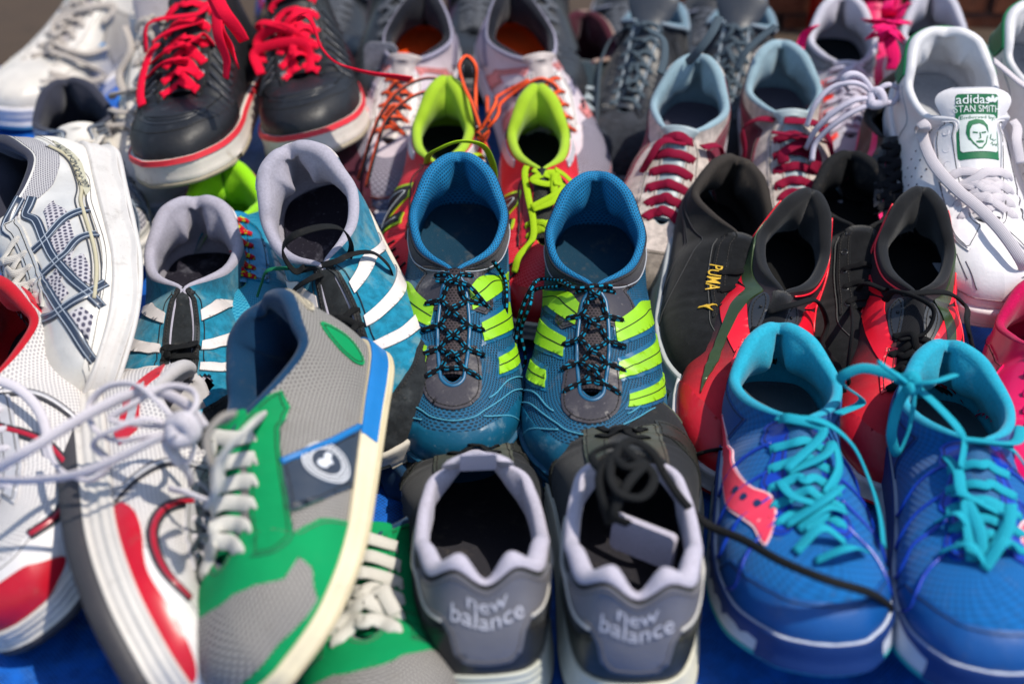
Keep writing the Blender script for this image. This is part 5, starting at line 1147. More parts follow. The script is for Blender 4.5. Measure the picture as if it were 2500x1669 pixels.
# ---------- bright blue runners, turquoise laces
def blue(key):
    s = mk(key); A = key == 'blueA'
    body = mat('knit', '0863a8', dirt=.18, sc_=4.2); film = mat('gloss', '0a3cae', dirt=.05, rough=.28); dkb = mat('knit', '0b4a96', dirt=.05); cap = mat('leather', '0a5094', dirt=.2, rough=.45)
    s.upper(body); s.lining(mat('foam', '2aa3bd', dirt=.1, dcol='b8e0e0')); s.insole(mat('knit', '42505a', dirt=.1)); s.tongue(mat('mesh', '2a6c9c', '0b3c74'), ext=2, wt=9)
    s.sole(mat('rubber', 'bcc4d2', dirt=.12), mat('rubber', '1a9aa0'), flare=4, wave=0, rim=2)
    s.band('heel_panel', [(-.40, .02), (0, .02), (.40, .02)], [(-.38, .80), (-.2, .90), (0, .92), (.2, .90), (.38, .80)], dkb, .7)
    for sg in (1, -1):
        s.patch('eyestay', [(sg*u, h) for u, h in ((.44, .72), (.50, .70), (.56, .84), (.66, .74), (.72, .86), (.80, .72), (.88, .80), (.87, .99), (.6, .99), (.45, .99))][::sg], film, 1.2, smoothed=True)
        for k in range(4): u = .52+.10*k; s.seam([(sg*u, .82), (sg*(u+.01), .5), (sg*(u+.03), .2), (sg*(u-.01), .03)], film, 1.3, .8, 'support_line')
        wz = mat('rubber', '0a3474', dirt=.05); z = []
        if sg > 0:
            for k in range(13): z += [(.22+.055*k, .62), (.235+.055*k, .42 if k % 2 else .50), (.25+.055*k, .62)]
            s.solepatch('sole_overlay', z+[(.97, .40), (1.03, .36), (1.03, 1.02), (.9, 1.02), (.7, 1.02), (.5, 1.02), (.22, 1.02)], wz, .8, flare=4, rim=2)
            s.solepatch('sole_overlay', [(-1.02, .3), (-.97, .5), (-.90, .8), (-.82, 1.02), (-.97, 1.02), (-1.02, 1.02)][::-1], wz, .8, flare=4, rim=2)
        else: s.solepatch('sole_overlay', [(-.78, .85), (-.6, .5), (-.4, .45), (-.2, .5), (-.2, 1.02), (-.5, 1.02), (-.78, 1.02)], wz, .8, flare=4, rim=2)
    s.patch('toe_cap', [(.74, 0), (.80, .30), (.88, .38), (1, .40), (1.12, .38), (1.20, .30), (1.26, 0), (1.1, 0), (1, 0), (.9, 0)], cap, 1.1)
    s.solepatch('toe_bumper', [(.93, .1), (1.07, .1), (1.07, 1.0), (.93, 1.0)], mat('rubber', '08306c', dirt=0), 1.4, flare=4, rim=2)
    LG = POLY['blue_logo']
    for sg in (1,):
        bg_ = s.grow(LG, 1.6)
        s.patch('emblem_border', bg_, mat('rubber', 'f4c4c8', dirt=0), 1.4, smoothed=True)
        e = s.patch('emblem', [(sg*a, b) for a, b in LG][::-sg], mat('gloss', 'f43c58', dirt=0, rough=.35), 1.9, smoothed=True)
        for u, h in ((.62, .49), (.667, .58), (.718, .70)):
            pts = s.mmpoly(sg*u, h, [(math.cos(k*math.pi/5)*3.0, math.sin(k*math.pi/5)*2.6) for k in range(10)][::-s.mir if s.mir < 0 else 1])
            s.patch('emblem_dot', pts, mat('rubber', '12305c', dirt=0), 2.3, step=3, parent=e)
    lc = mat('lace', '22a8be', dirt=.06, rough=.8)
    s.laces(6, lc, 6.5, 1.6, first=1, style='bar', jit=2, lift=5, u1=.84, h=.84)
    if A:
        for k, p in enumerate(([(1815, 1085), (1850, 1060), (1890, 1030), (1905, 1090), (1880, 1140)], [(1790, 1110), (1850, 1150), (1880, 1190), (1850, 1230)], [(1830, 1220), (1890, 1190), (1935, 1180)], [(1825, 1270), (1880, 1245), (1935, 1250)], [(1870, 1290), (1930, 1290), (1980, 1270)], [(1800, 1210), (1860, 1170), (1920, 1120)])):
            s.cord([ps(s, *p[0], 2)]+[ps(s, x, y, 9+k) for x, y in p[1:-1]]+[ps(s, *p[-1], 3)], lc, 7.5, 1.7)
        s.cord([ps(s, 1835, 1085, 6), ps(s, 1842, 1010, 10), ps(s, 1830, 960, 9), ps(s, 1800, 940, 5)], lc, 7, 1.7)
        s.cord([ps(s, 1790, 945, 5), ps(s, 1850, 985, 11), ps(s, 1920, 1040, 12), ps(s, 1970, 1110, 10), ps(s, 2005, 1190, 8), ps(s, 2012, 1260, 5)], lc, 7.5, 1.7)
        s.cord([ps(s, 1905, 930, 4), ps(s, 1915, 890, 14), pz(s, 1930, 865, 130), pz(s, 1975, 845, 138), pz(s, 2030, 855, 135), pz(s, 2085, 880, 125)], lc, 7, 1.7)
    else:
        s.cord([pz(s, 2015, 830, 148), pz(s, 2050, 855, 140), pz(s, 2085, 880, 130)], lc, 5, 3)
        s.tube('lace_knot', [pz(s, 2075, 870, 130), pz(s, 2095, 865, 134), pz(s, 2100, 890, 128), pz(s, 2080, 890, 130)], 4.5, lc)
        s.cord([pz(s, 2090, 880, 130), pz(s, 2140, 875, 138), pz(s, 2190, 860, 136)], lc, 7, 2.4)
        s.cord([pz(s, 2085, 885, 128), pz(s, 2060, 930, 110), pz(s, 2045, 1000, 90), pz(s, 2060, 1040, 75), pz(s, 2080, 1000, 85), pz(s, 2095, 930, 110), pz(s, 2095, 890, 126)], lc, 7, 1.7)
        s.cord([pz(s, 2100, 885, 128), pz(s, 2150, 930, 125), pz(s, 2200, 985, 118), ps(s, 2230, 1030, 10), ps(s, 2235, 1090, 9)], lc, 7, 1.7)
        s.cord([ps(s, 2345, 965, 4), ps(s, 2300, 985, 9), ps(s, 2250, 1000, 12), ps(s, 2225, 1025, 10)], lc, 7.5, 1.7)
        s.cord([ps(s, 2240, 1010, 10), ps(s, 2290, 1050, 10), ps(s, 2348, 1085, 6)], lc, 7.5, 1.7)
        for k, p in enumerate(([(2175, 1050), (2205, 1100), (2230, 1150), (2260, 1180)], [(2190, 1140), (2240, 1150), (2290, 1190)], [(2230, 1290), (2215, 1220), (2245, 1170), (2265, 1230), (2250, 1290)], [(2260, 1290), (2270, 1220), (2290, 1180), (2300, 1240), (2270, 1290)], [(2160, 1270), (2220, 1285), (2260, 1300)], [(2255, 1310), (2300, 1280), (2330, 1270)], [(2150, 1200), (2200, 1215), (2240, 1230)])):
            s.cord([ps(s, *p[0], 2)]+[ps(s, x, y, 9+k) for x, y in p[1:-1]]+[ps(s, *p[-1], 3)], lc, 7.5, 1.7)
blue('blueA'); blue('blueB')
# ---------- black hi-tops, red laces
def redlace(key):
    s = mk(key); A = key == 'redlaceA'
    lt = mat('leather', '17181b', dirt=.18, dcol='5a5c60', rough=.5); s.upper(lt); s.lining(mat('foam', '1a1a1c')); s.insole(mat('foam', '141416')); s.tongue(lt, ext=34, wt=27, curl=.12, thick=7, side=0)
    s.sole(mat('rubber', 'd9d1c6', dirt=.42, dcol='8a7a60'), mat('rubber', 'a49a84', dirt=.5), flare=2.5, rim=2.5, grooves=0)
    rd = mat('rubber', 'd8303c', dirt=.1)
    s.solepatch('foxing_line', [(0, .84), (.25, .84), (.5, .84), (.75, .84), (1, .84), (1.25, .84), (1.5, .84), (1.75, .84), (1.999, .84), (1.999, 1.02), (1.75, 1.02), (1.5, 1.02), (1.25, 1.02), (1, 1.02), (.75, 1.02), (.5, 1.02), (.25, 1.02), (0, 1.02)], rd, 1.0, flare=2.5, rim=2.5)
    s.band('toe_cap', [(.66, 0), (.8, 0), (1, 0), (1.2, 0), (1.34, 0)], [(.70, .28), (.80, .36), (.90, .42), (1, .44), (1.10, .42), (1.20, .36), (1.30, .28)], lt, 1.2)
    gl = mat('leather', '2c2e33', dirt=.15, rough=.35)
    for sg in (1, -1):
        s.patch('eyestay', [(sg*u, h) for u, h in ((.455, .82), (.6, .80), (.78, .78), (.88, .80), (.87, .99), (.6, .99), (.45, .99))][::sg], lt, 1.4)
        for k in range(7):
            u = .50+.045*k; s.seam([(sg*u, .74), (sg*(u-.01), .55), (sg*(u-.03), .35)], gl, 1.9, .8, 'quilted_rib')
        s.seam([(sg*u, h) for u, h in ((.455, .83), (.6, .81), (.78, .79), (.87, .81))], mat('rubber', '0c0c0e', dirt=0), .4, 1.7)
    s.seam([(.74, .45), (.84, .54), (.94, .60), (1, .61), (1.06, .60), (1.16, .54), (1.26, .45)], mat('rubber', '0c0c0e', dirt=0), .6, .6)
    for k in (.66, .72, .78): s.seam([(.86+.02*k, .40+k*.2), (1, k-.12), (1.14-.02*k, .40+k*.2)], gl, 1.4, -.2, 'crease')
    a = np.linspace(-1, 1, 15); s.tube('tongue_binding', [tuple(q) for q in s.tonguept(a*.97, .985-.10*np.abs(a)**6, -1)], 2.2, rd)
    s.eyelets(6, mat('metal', '8c8c90', dirt=0), h=.90, r=2.6)
    lc = mat('lace', 'ee0c38', dirt=.02)
    s.laces(6, lc, 9, 2.0, h=.88, style='bar', lift=7, jit=4, u1=.85, u0=.50)
    s.laces(6, lc, 9, 2.0, h=.88, style='diag', lift=10, jit=4, u1=.85, u0=.50, first=2 if A else 1, last=6)
    if A:
        for p in ([(470, 10, 4), (430, 45, 16), (375, 75, 18), (335, 120, 12)], [(470, 60, 8), (420, 90, 14), (375, 115, 14)], [(355, 150, 4), (410, 135, 14), (450, 115, 16), (470, 90, 8), (490, 110, 4)],
                  [(330, 90, 4), (305, 110, 8), (300, 160, 8), (315, 220, 4), (330, 245, 2)], [(335, 180, 4), (390, 165, 16), (430, 145, 14)]):
            s.cord([ps(s, *q) for q in p], lc, 9, 2)
        s.cord([pz(s, 480, -30, 235), pz(s, 500, 20, 225), pz(s, 505, 70, 210), pz(s, 530, 110, 195), pz(s, 545, 150, 185)], lc, 13, 2, twist=1.5)
        s.cord([pz(s, 490, -20, 235), pz(s, 515, 30, 225), pz(s, 545, 70, 210), pz(s, 560, 95, 200)], lc, 12, 2, twist=1)
        s.cord([pz(s, 500, 0, 232), pz(s, 500, 80, 208), pz(s, 520, 140, 185), pz(s, 518, 180, 170)], lc, 12, 2, twist=.8)
    else:
        for p in ([(560, 130, 4), (590, 95, 12), (650, 85, 14), (690, 110, 8)], [(565, 160, 4), (610, 130, 14), (690, 120, 14), (715, 140, 6), (712, 170, 3)], [(560, 75, 4), (620, 65, 14), (670, 72, 14), (710, 92, 6)]):
            s.cord([ps(s, *q) for q in p], lc, 10, 2)
        s.cord([pz(s, 690, 45, 215), pz(s, 705, 35, 222), pz(s, 720, 60, 212), pz(s, 735, 105, 195), pz(s, 765, 140, 182), pz(s, 810, 158, 172), pz(s, 860, 170, 165), pz(s, 900, 175, 160), pz(s, 940, 182, 152)], lc, 11, 2, twist=1.2)
redlace('redlaceA'); redlace('redlaceB')

# ---------- off-white hi-tops
def hiwhite(key):
    s = mk(key); A = key == 'hiwhiteA'
    lt = mat('leather', 'cfc9c0', dirt=.35, dcol='8c8478'); s.upper(lt); s.lining(mat('foam', 'b8b2ac', dirt=.3)); s.insole(mat('foam', '807c78')); s.tongue(mat('mesh', 'b4aeb2', '746c70', dirt=.3), ext=34, wt=26)
    s.sole(mat('rubber', 'c8c6cc', dirt=.35), mat('rubber', '3a86b0', dirt=.2), grooves=2, rim=3)
    gy = mat('leather', 'a9a39c', dirt=.3); bl = mat('gloss', '2a84c0', dirt=.1)
    for sg in (1, -1):
        s.patch('eyestay', [(sg*u, h) for u, h in ((.455, .72), (.6, .70), (.78, .70), (.88, .74), (.87, .98), (.6, .98), (.45, .98))][::sg], mat('leather', 'd6d0c8', dirt=.3), 1.2)
        s.patch('side_panel', [(sg*u, h) for u, h in ((.30, .1), (.52, .08), (.58, .40), (.50, .62), (.36, .60))][::sg], gy, 1.0)
        s.patch('side_accent', [(sg*u, h) for u, h in ((.54, .30), (.575, .30), (.60, .42), (.57, .42))][::sg], bl, 1.6)
        s.patch('toe_overlay', [(sg*u, h) for u, h in ((.66, 0), (.86, 0), (.90, .36), (.80, .50), (.70, .40))][::sg], lt, 1.1)
    s.patch('heel_cup', [(-.12, .5), (.12, .5), (.14, .82), (0, .86), (-.14, .82)], bl, 1.1); s.patch('heel_cup', [(-.09, .56), (.09, .56), (.10, .76), (0, .79), (-.10, .76)], mat('leather', 'd8b8a0', dirt=.1), 1.8)
    lc = mat('lace', 'b9b0a8', dirt=.25)
    s.laces(7, lc, 7, 2.6, h=.86, style='cross', lift=8, jit=7, u1=.86, u0=.46)
    rr = random.Random(3 if A else 4)
    pts = ([(230, 60), (250, 20), (200, 30), (150, 60), (140, 110), (190, 130), (240, 110)], [(120, 130), (180, 150), (230, 170), (180, 190), (110, 180)], [(90, 200), (140, 190), (190, 220)]) if A else \
          ([(300, 60), (310, 120), (290, 180), (300, 220), (330, 200)], [(240, 220), (280, 230), (330, 210), (350, 190)], [(250, 250), (290, 270), (320, 260)], [(250, 290), (300, 300), (320, 320)])
    for p in pts: s.cord([ps(s, x, y, 6+rr.uniform(0, 6)) for x, y in p], lc, 8, 3)
hiwhite('hiwhiteA'); hiwhite('hiwhiteB')

# ---------- silver runners
def silver(key):
    s = mk(key); A = key == 'silverA'
    sv = mat('metal', 'dad7d0', dirt=.15); hx = mat('hexmesh', 'b6b2b6', '3c3a50', dirt=.1, sc_=.95); fm = mat('mesh', 'b0aeb0', '5c5a64', dirt=.1)
    nv = mat('gloss', '2b3648', dirt=.08, rough=.3); wl = mat('rubber', '9aa4b0', dirt=0); wh = mat('leather', 'dcd8d0', dirt=.2); dk = mat('knit', '383a48', dirt=.1, sc_=1.3)
    s.upper(sv); s.lining(dk); s.insole(mat('foam', '20222c')); s.tongue(mat('leather', 'd0ccc4', dirt=.2), ext=10, wt=19)
    s.sole(mat('rubber', 'cdc9c4', dirt=.3), mat('rubber', 'cfccc8', dirt=.2), grooves=2, flare=6, rim=3, wave=6)
    s.both('collar_mesh', [(.10, .72), (.24, .56), (.36, .62), (.42, .74), (.44, .97), (.3, .97), (.14, .97)], fm, .7)
    for k in (1, 2, 3, 4, 5): s.both('mesh_window', POLY['silver_hex%d' % k], hx, .8)
    X = [[(.40, .97), (.55, .93), (.69, .86), (.80, .76), (.87, .58), (.923, .26), (.955, .05)], [(.40, .82), (.50, .67), (.60, .66), (.70, .62), (.79, .44), (.855, .10)], [(.60, .14), (.63, .33), (.695, .54), (.745, .86), (.76, .96)],
         [(.79, .10), (.82, .22), (.857, .40), (.90, .60), (.93, .80)], [(.50, .16), (.54, .40), (.60, .66), (.63, .95)]]
    for sg in (1, -1):
        for q in X:
            k = spline(np.array(q)*[s.K, 72], 8)/[s.K, 72]; p = s.P(sg*k[:, 0], k[:, 1], .7); n = s._n
            V, F, uv = sweep(p, 8.5, 2.0, up=n); b = s.emit('lattice_band', V, F, nv, uv)
            for o in (-2.3, 2.3):
                t = nrm(np.gradient(p, axis=0)); bb = np.cross(t, n); V, F, uv = sweep(p+bb*o+n*1.0, 1.0, .9, up=n, ns=5, flat=False); s.emit('band_line', V, F, wl, uv, parent=b)
        s.patch('rand', [(sg*u, h) for u, h in ((.06, 0), (.3, 0), (.6, 0), (.9, 0), (.99, 0), (.97, .12), (.88, .16), (.6, .13), (.34, .16), (.22, .50), (.10, .62))][::sg], wh, 1.3)
        s.patch('eyestay', [(sg*u, h) for u, h in ((.455, .80), (.6, .82), (.78, .80), (.88, .80), (.87, .98), (.6, .98), (.45, .98))][::sg], sv, 2.2)
    for o_, cc, rr_ in ((0, '46484e', .7), (.05, 'b9b194', 1.8), (.10, '46484e', .7)):
        for sg in (1, -1): s.seam([(sg*u, h+o_) for u, h in ((.20, .58), (.30, .30), (.40, .17), (.55, .16), (.70, .16), (.84, .14))], mat('rubber', cc, dirt=.1), rr_, 1.0, 'piping')
    if not A:
        s.patch('name_plate', [(.16, .50), (.22, .52), (.36, .26), (.44, .16), (.40, .12), (.28, .22)], mat('leather', 'b8b49c', dirt=.1), 2.2)
        s.text(.30, .335, 'GEL-FOUNDATION', 5.6, mat('rubber', '34363c', dirt=0), ang=14, off=3.0)
    lc = mat('lace', 'd6d0c6', dirt=.15); s.laces(6, lc, 6, 1.8, first=1, lift=5, jit=2)
    if A: s.cord([ps(s, 180, 385, 3), ps(s, 200, 345, 10), ps(s, 225, 325, 8), ps(s, 235, 335, 3)], lc, 7, 2)
silver('silverA'); silver('silverB')

# ---------- white and red runners
def whitered(key):
    s = mk(key); A = key == 'whiteredA'
    ms = mat('dotmesh', 'd6d2ce', 'a49fa2', dirt=.15, sc_=1.0); rd = mat('gloss', 'c00a24', dirt=.25, rough=.36); sv = mat('metal', 'c6c4c6', dirt=.1); dk = mat('rubber', '2c2c34', dirt=.1); wh = mat('leather', 'd8d4d2', dirt=.2)
    s.upper(ms); s.lining(mat('knit', 'c01024', dirt=.1) if A else mat('knit', 'c8c4c4', dirt=.1)); s.insole(mat('foam', '302a30')); s.tongue(ms, ext=12, wt=19)
    s.sole(mat('rubber', 'c9c4bd', dirt=.3), mat('rubber', '3a383b', dirt=.3), grooves=3, flare=5, rim=3, kout=.30 if A else .42)
    for sg in (1, -1):
        s.patch('red_panel', [(sg*u, h) for u, h in ((.12, .86), (.20, .66), (.30, .40), (.38, .16), (.43, .16), (.38, .46), (.28, .78), (.20, .96))][::sg], rd, 1.3)
        s.patch('silver_inset', [(sg*u, h) for u, h in ((.22, .78), (.28, .62), (.35, .36), (.37, .40), (.30, .70), (.25, .84))][::sg], sv, 1.9)
        for q in ([(.47, .98), (.50, .6), (.55, .3), (.60, .05)], [(.60, .98), (.66, .6), (.74, .40), (.84, .36), (.92, .5)]):
            k = spline(np.array(q)*[s.K, 72], 8)/[s.K, 72]; p = s.P(sg*k[:, 0], k[:, 1], 1.0); n = s._n
            V, F, uv = sweep(p, 8, 1.8, up=n); b = s.emit('side_rail', V, F, dk, uv)
            V, F, uv = sweep(p+n*.9, 3.6, 1.2, up=n); s.emit('rail_stripe', V, F, sv if q[0][0] < .55 else mat('gloss', 'a81c30', dirt=0), uv, parent=b)
        s.patch('eyestay', [(sg*u, h) for u, h in ((.455, .80), (.6, .80), (.78, .78), (.88, .80), (.87, .98), (.6, .98), (.45, .98))][::sg], sv, 1.8)
    s.patch('toe_cap', [(.72, .0), (.78, .34), (.88, .50), (1, .54), (1.12, .50), (1.22, .34), (1.28, 0), (1, 0)], wh, .9)
    if A: s.patch('toe_flash', [(.91, .14), (.94, .28), (.97, .38), (1.02, .40), (1.07, .32), (1.10, .2), (1.08, .05), (1.0, .05), (.95, .07)], rd, 1.9, smoothed=True)
    RP = [(.62, .10), (.67, .24), (.74, .28), (.83, .20), (.92, .24), (.98, .20), (.99, .04), (.9, .03), (.76, .03), (.67, .03)]
    pass
    if not A: s.patch('toe_flash', RP, rd, 2.0, smoothed=True)
    lc = mat('lace', 'dad4da', dirt=.15); s.laces(6, lc, 5, 2.4, first=1, lift=6, jit=3, flat=False)
    if A:
        s.cord([pz(s, -10, 870, 120), pz(s, 40, 890, 118), pz(s, 85, 935, 110), pz(s, 105, 985, 100), pz(s, 110, 1040, 90), pz(s, 130, 1080, 80)], lc, 7, 4, flat=False)
    else:
        C = lambda *p, w=7: s.cord([pz(s, *q) for q in p], lc, w*.8, 3.2, flat=False)
        C((-10, 1075, 140), (60, 1035, 150), (150, 980, 155), (230, 935, 158), (300, 905, 160), (370, 900, 158), (430, 930, 150), (470, 980, 140), w=10)
        C((-10, 1100, 130), (80, 1100, 135), (180, 1085, 140), (270, 1050, 145), (350, 1010, 150), (410, 985, 150), w=9)
        C((410, 985, 150), (340, 960, 160), (260, 985, 155), (215, 1020, 140), (250, 1060, 130), (210, 1100, 120), (160, 1090, 120), (125, 1060, 115), (110, 1020, 112))
        C((415, 980, 152), (370, 930, 165), (300, 880, 165), (240, 890, 160), (205, 930, 150), (215, 980, 145), (270, 1010, 146), (340, 1000, 150), (410, 990, 150))
        C((415, 975, 155), (450, 930, 160), (440, 895, 160), (390, 885, 162), (300, 930, 158), (255, 960, 152), (330, 975, 152), (400, 980, 152))
        C((420, 985, 150), (380, 1010, 145), (400, 1050, 135), (430, 1080, 120), (440, 1110, 105))
        C((425, 980, 152), (445, 1020, 140), (430, 1060, 130), (405, 1040, 135), (415, 1000, 146))
        s.tube('lace_knot', [pz(s, 395, 970, 156), pz(s, 425, 965, 160), pz(s, 440, 995, 152), pz(s, 405, 1005, 150), pz(s, 400, 975, 156)], 6, lc)
        C((390, 1120, 112), (430, 1130, 115), (470, 1145, 110), (500, 1150, 100), w=6)
        for u, k in ((-.86, .5), (-.78, .45), (-.93, .5)):
            s.solepatch('outsole_stud', [(u-.012, .02), (u+.012, .02), (u+.012, .2), (u-.012, .2)], mat('rubber', 'b01828', dirt=.1), 1.2, flare=5, rim=3)
whitered('whiteredA'); whitered('whiteredB')

# ---------- green, grey and navy
def green(key):
    s = mk(key); A = key == 'greenA'
    ms = mat('mesh', '96928d', '45433f', dirt=.25, sc_=1.5); gr = mat('leather', '078c52', dirt=.12, dcol='4a8a60', rough=.8, spec=.15); nv = mat('leather', '2a3646', dirt=.1); bl = mat('leather', '0c70b4', dirt=.1); cr = mat('leather', 'c3b79e', dirt=.2)
    s.upper(ms); s.lining(mat('knit', '0e3a5c', dirt=.15)); s.insole(mat('foam', '0a1826')); s.tongue(gr, ext=12, wt=19)
    s.sole(mat('rubber', 'dccfae', dirt=.15), mat('rubber', 'c8ba98', dirt=.2), grooves=0, flare=1.5)
    for sg in (1, -1):
        g_ = lambda nm: [(sg*u, h) for u, h in POLY[nm]]
        s.patch('eyestay', g_('green_stay'), gr, 1.4); s.patch('side_panel', g_('green_navy'), nv, 1.1); pass
        s.patch('heel_panel', g_('green_heel'), gr, 1.1, smoothed=True)
        for pl_ in (POLY['green_navy'][:3], POLY['green_stay'][4:13]): s.seam([(sg*u, h) for u, h in pl_], mat('rubber', '2a5a48', dirt=0), .45, 1.7)
        s.seam(g_('green_line'), bl, 2.6, .8, 'piping')
        s.solepatch('sole_flash', [(sg*u, k) for u, k in ((.02, .3), (.2, .3), (.43, .3), (.43, 1.0), (.2, 1.0), (.02, 1.0))][::sg], bl, .6, flare=1.5)
    s.patch('rand', [(.655, 0), (.8, 0), (1, 0), (1.2, 0), (1.345, 0), (1.33, .4), (1.25, .8), (1.14, .97), (1, .975), (.86, .97), (.79, .85), (.755, .6), (.75, .42), (.70, .28)], gr, 1.25)
    s.patch('toe_mesh', [(.845, .07), (.83, .14), (.805, .2), (.80, .32), (.85, .34), (.89, .50), (.94, .62), (1.0, .68), (1.08, .64), (1.16, .50), (1.20, .32), (1.19, .14), (1.1, .09), (1, .12), (.93, .12), (.88, .08)], ms, 1.8)
    s.patch('heel_tab', [(-.14, .80), (0, .72), (.14, .80), (.12, .97), (0, .985), (-.12, .97)], cr, 1.6, smoothed=True)
    if A:
        c0, c1 = .548, .27
        circ = lambda r, n=28: s.mmpoly(c0, c1, [(math.cos(k*2*math.pi/n)*r, math.sin(k*2*math.pi/n)*r) for k in range(n)][::1 if s.mir > 0 else -1])
        wt_ = mat('rubber', 'cfd2d8', dirt=.05); dkb = mat('rubber', '2c3646', dirt=0)
        b = s.patch('badge', circ(16), wt_, 2.0, step=4); s.patch('badge_ring', circ(14.6), dkb, 2.5, step=4, holes=[circ(14.0)], parent=b); s.patch('badge_disc', circ(9.6), dkb, 2.6, step=4, parent=b)
        BL = [(-2.6, 6.2), (.4, 7.0), (2.4, 4.2), (2.2, 1.2), (5.2, -.5), (6.2, -4.2), (3.2, -6.6), (-.4, -5.4), (-1.2, -2.8), (-3.8, -.4), (-2.0, 2.6)]
        pp = s.mmpoly(c0, c1, BL if s.mir > 0 else [(-x, y) for x, y in BL], ang=-90); ar = sum(pp[i][0]*pp[(i+1) % 11][1]-pp[i][1]*pp[(i+1) % 11][0] for i in range(11))
        s.patch('badge_figure', pp if ar > 0 else pp[::-1], wt_, 3.2, step=3, smoothed=True, parent=b)
        for k in range(26):
            a = k*2*math.pi/26; q = [(math.cos(a)*11.8+dx, math.sin(a)*11.8+dy) for dx, dy in ((-.55, -.8), (.55, -.8), (.55, .8), (-.55, .8))]
            pp = s.mmpoly(c0, c1, q); ar = sum(pp[i][0]*pp[(i+1) % 4][1]-pp[i][1]*pp[(i+1) % 4][0] for i in range(4))
            s.patch('badge_letter', pp if ar > 0 else pp[::-1], dkb, 2.5, step=3, parent=b, base=2.0)
    lc = mat('lace', 'd8d4ca', dirt=.12)
    s.laces(6, lc, 10, 3.5, h=.84, style='bar', lift=7, jit=2, u1=.86, u0=.50)
    if A:
        s.cord([ps(s, 600, 960, 4), pz(s, 560, 990, 190), pz(s, 530, 1020, 185), pz(s, 505, 1060, 175), pz(s, 500, 1120, 160), pz(s, 480, 1150, 140)], lc, 11, 4)
        s.cord([pz(s, 530, 955, 185), pz(s, 500, 965, 190), pz(s, 475, 1000, 185), pz(s, 480, 1050, 175), pz(s, 500, 1080, 165)], mat('lace', 'a59f98', dirt=.1), 11, 4)
    else:
        s.cord([ps(s, 830, 1390, 4), ps(s, 850, 1370, 9), ps(s, 880, 1385, 9), ps(s, 905, 1420, 4)], lc, 10, 3)
green('greenA'); green('greenB')

# ---------- metallic blue and lime shoe
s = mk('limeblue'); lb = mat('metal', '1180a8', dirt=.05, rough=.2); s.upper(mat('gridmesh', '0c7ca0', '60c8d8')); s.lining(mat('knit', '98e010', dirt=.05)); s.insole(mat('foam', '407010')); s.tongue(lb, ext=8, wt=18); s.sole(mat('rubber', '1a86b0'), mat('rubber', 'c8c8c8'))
s.both('eyestay', [(.45, .70), (.6, .68), (.8, .70), (.86, .98), (.6, .99), (.45, .99)], lb, 1.2)
for u in (.50, .56, .62, .68): s.both('side_window', [(u, .40), (u+.045, .40), (u+.05, .60), (u+.005, .60)], mat('metal', 'b8d8d8', dirt=0), 1.5)
s.laces(6, mat('lace', 'c01028', 'b0d020'), 5, 3, flat=False, lift=5)
s.seam([(-.3, .9), (-.16, .97), (0, .97), (.16, .97), (.3, .9)], mat('knit', 'a01850', dirt=0), 2, .5, 'collar_binding')

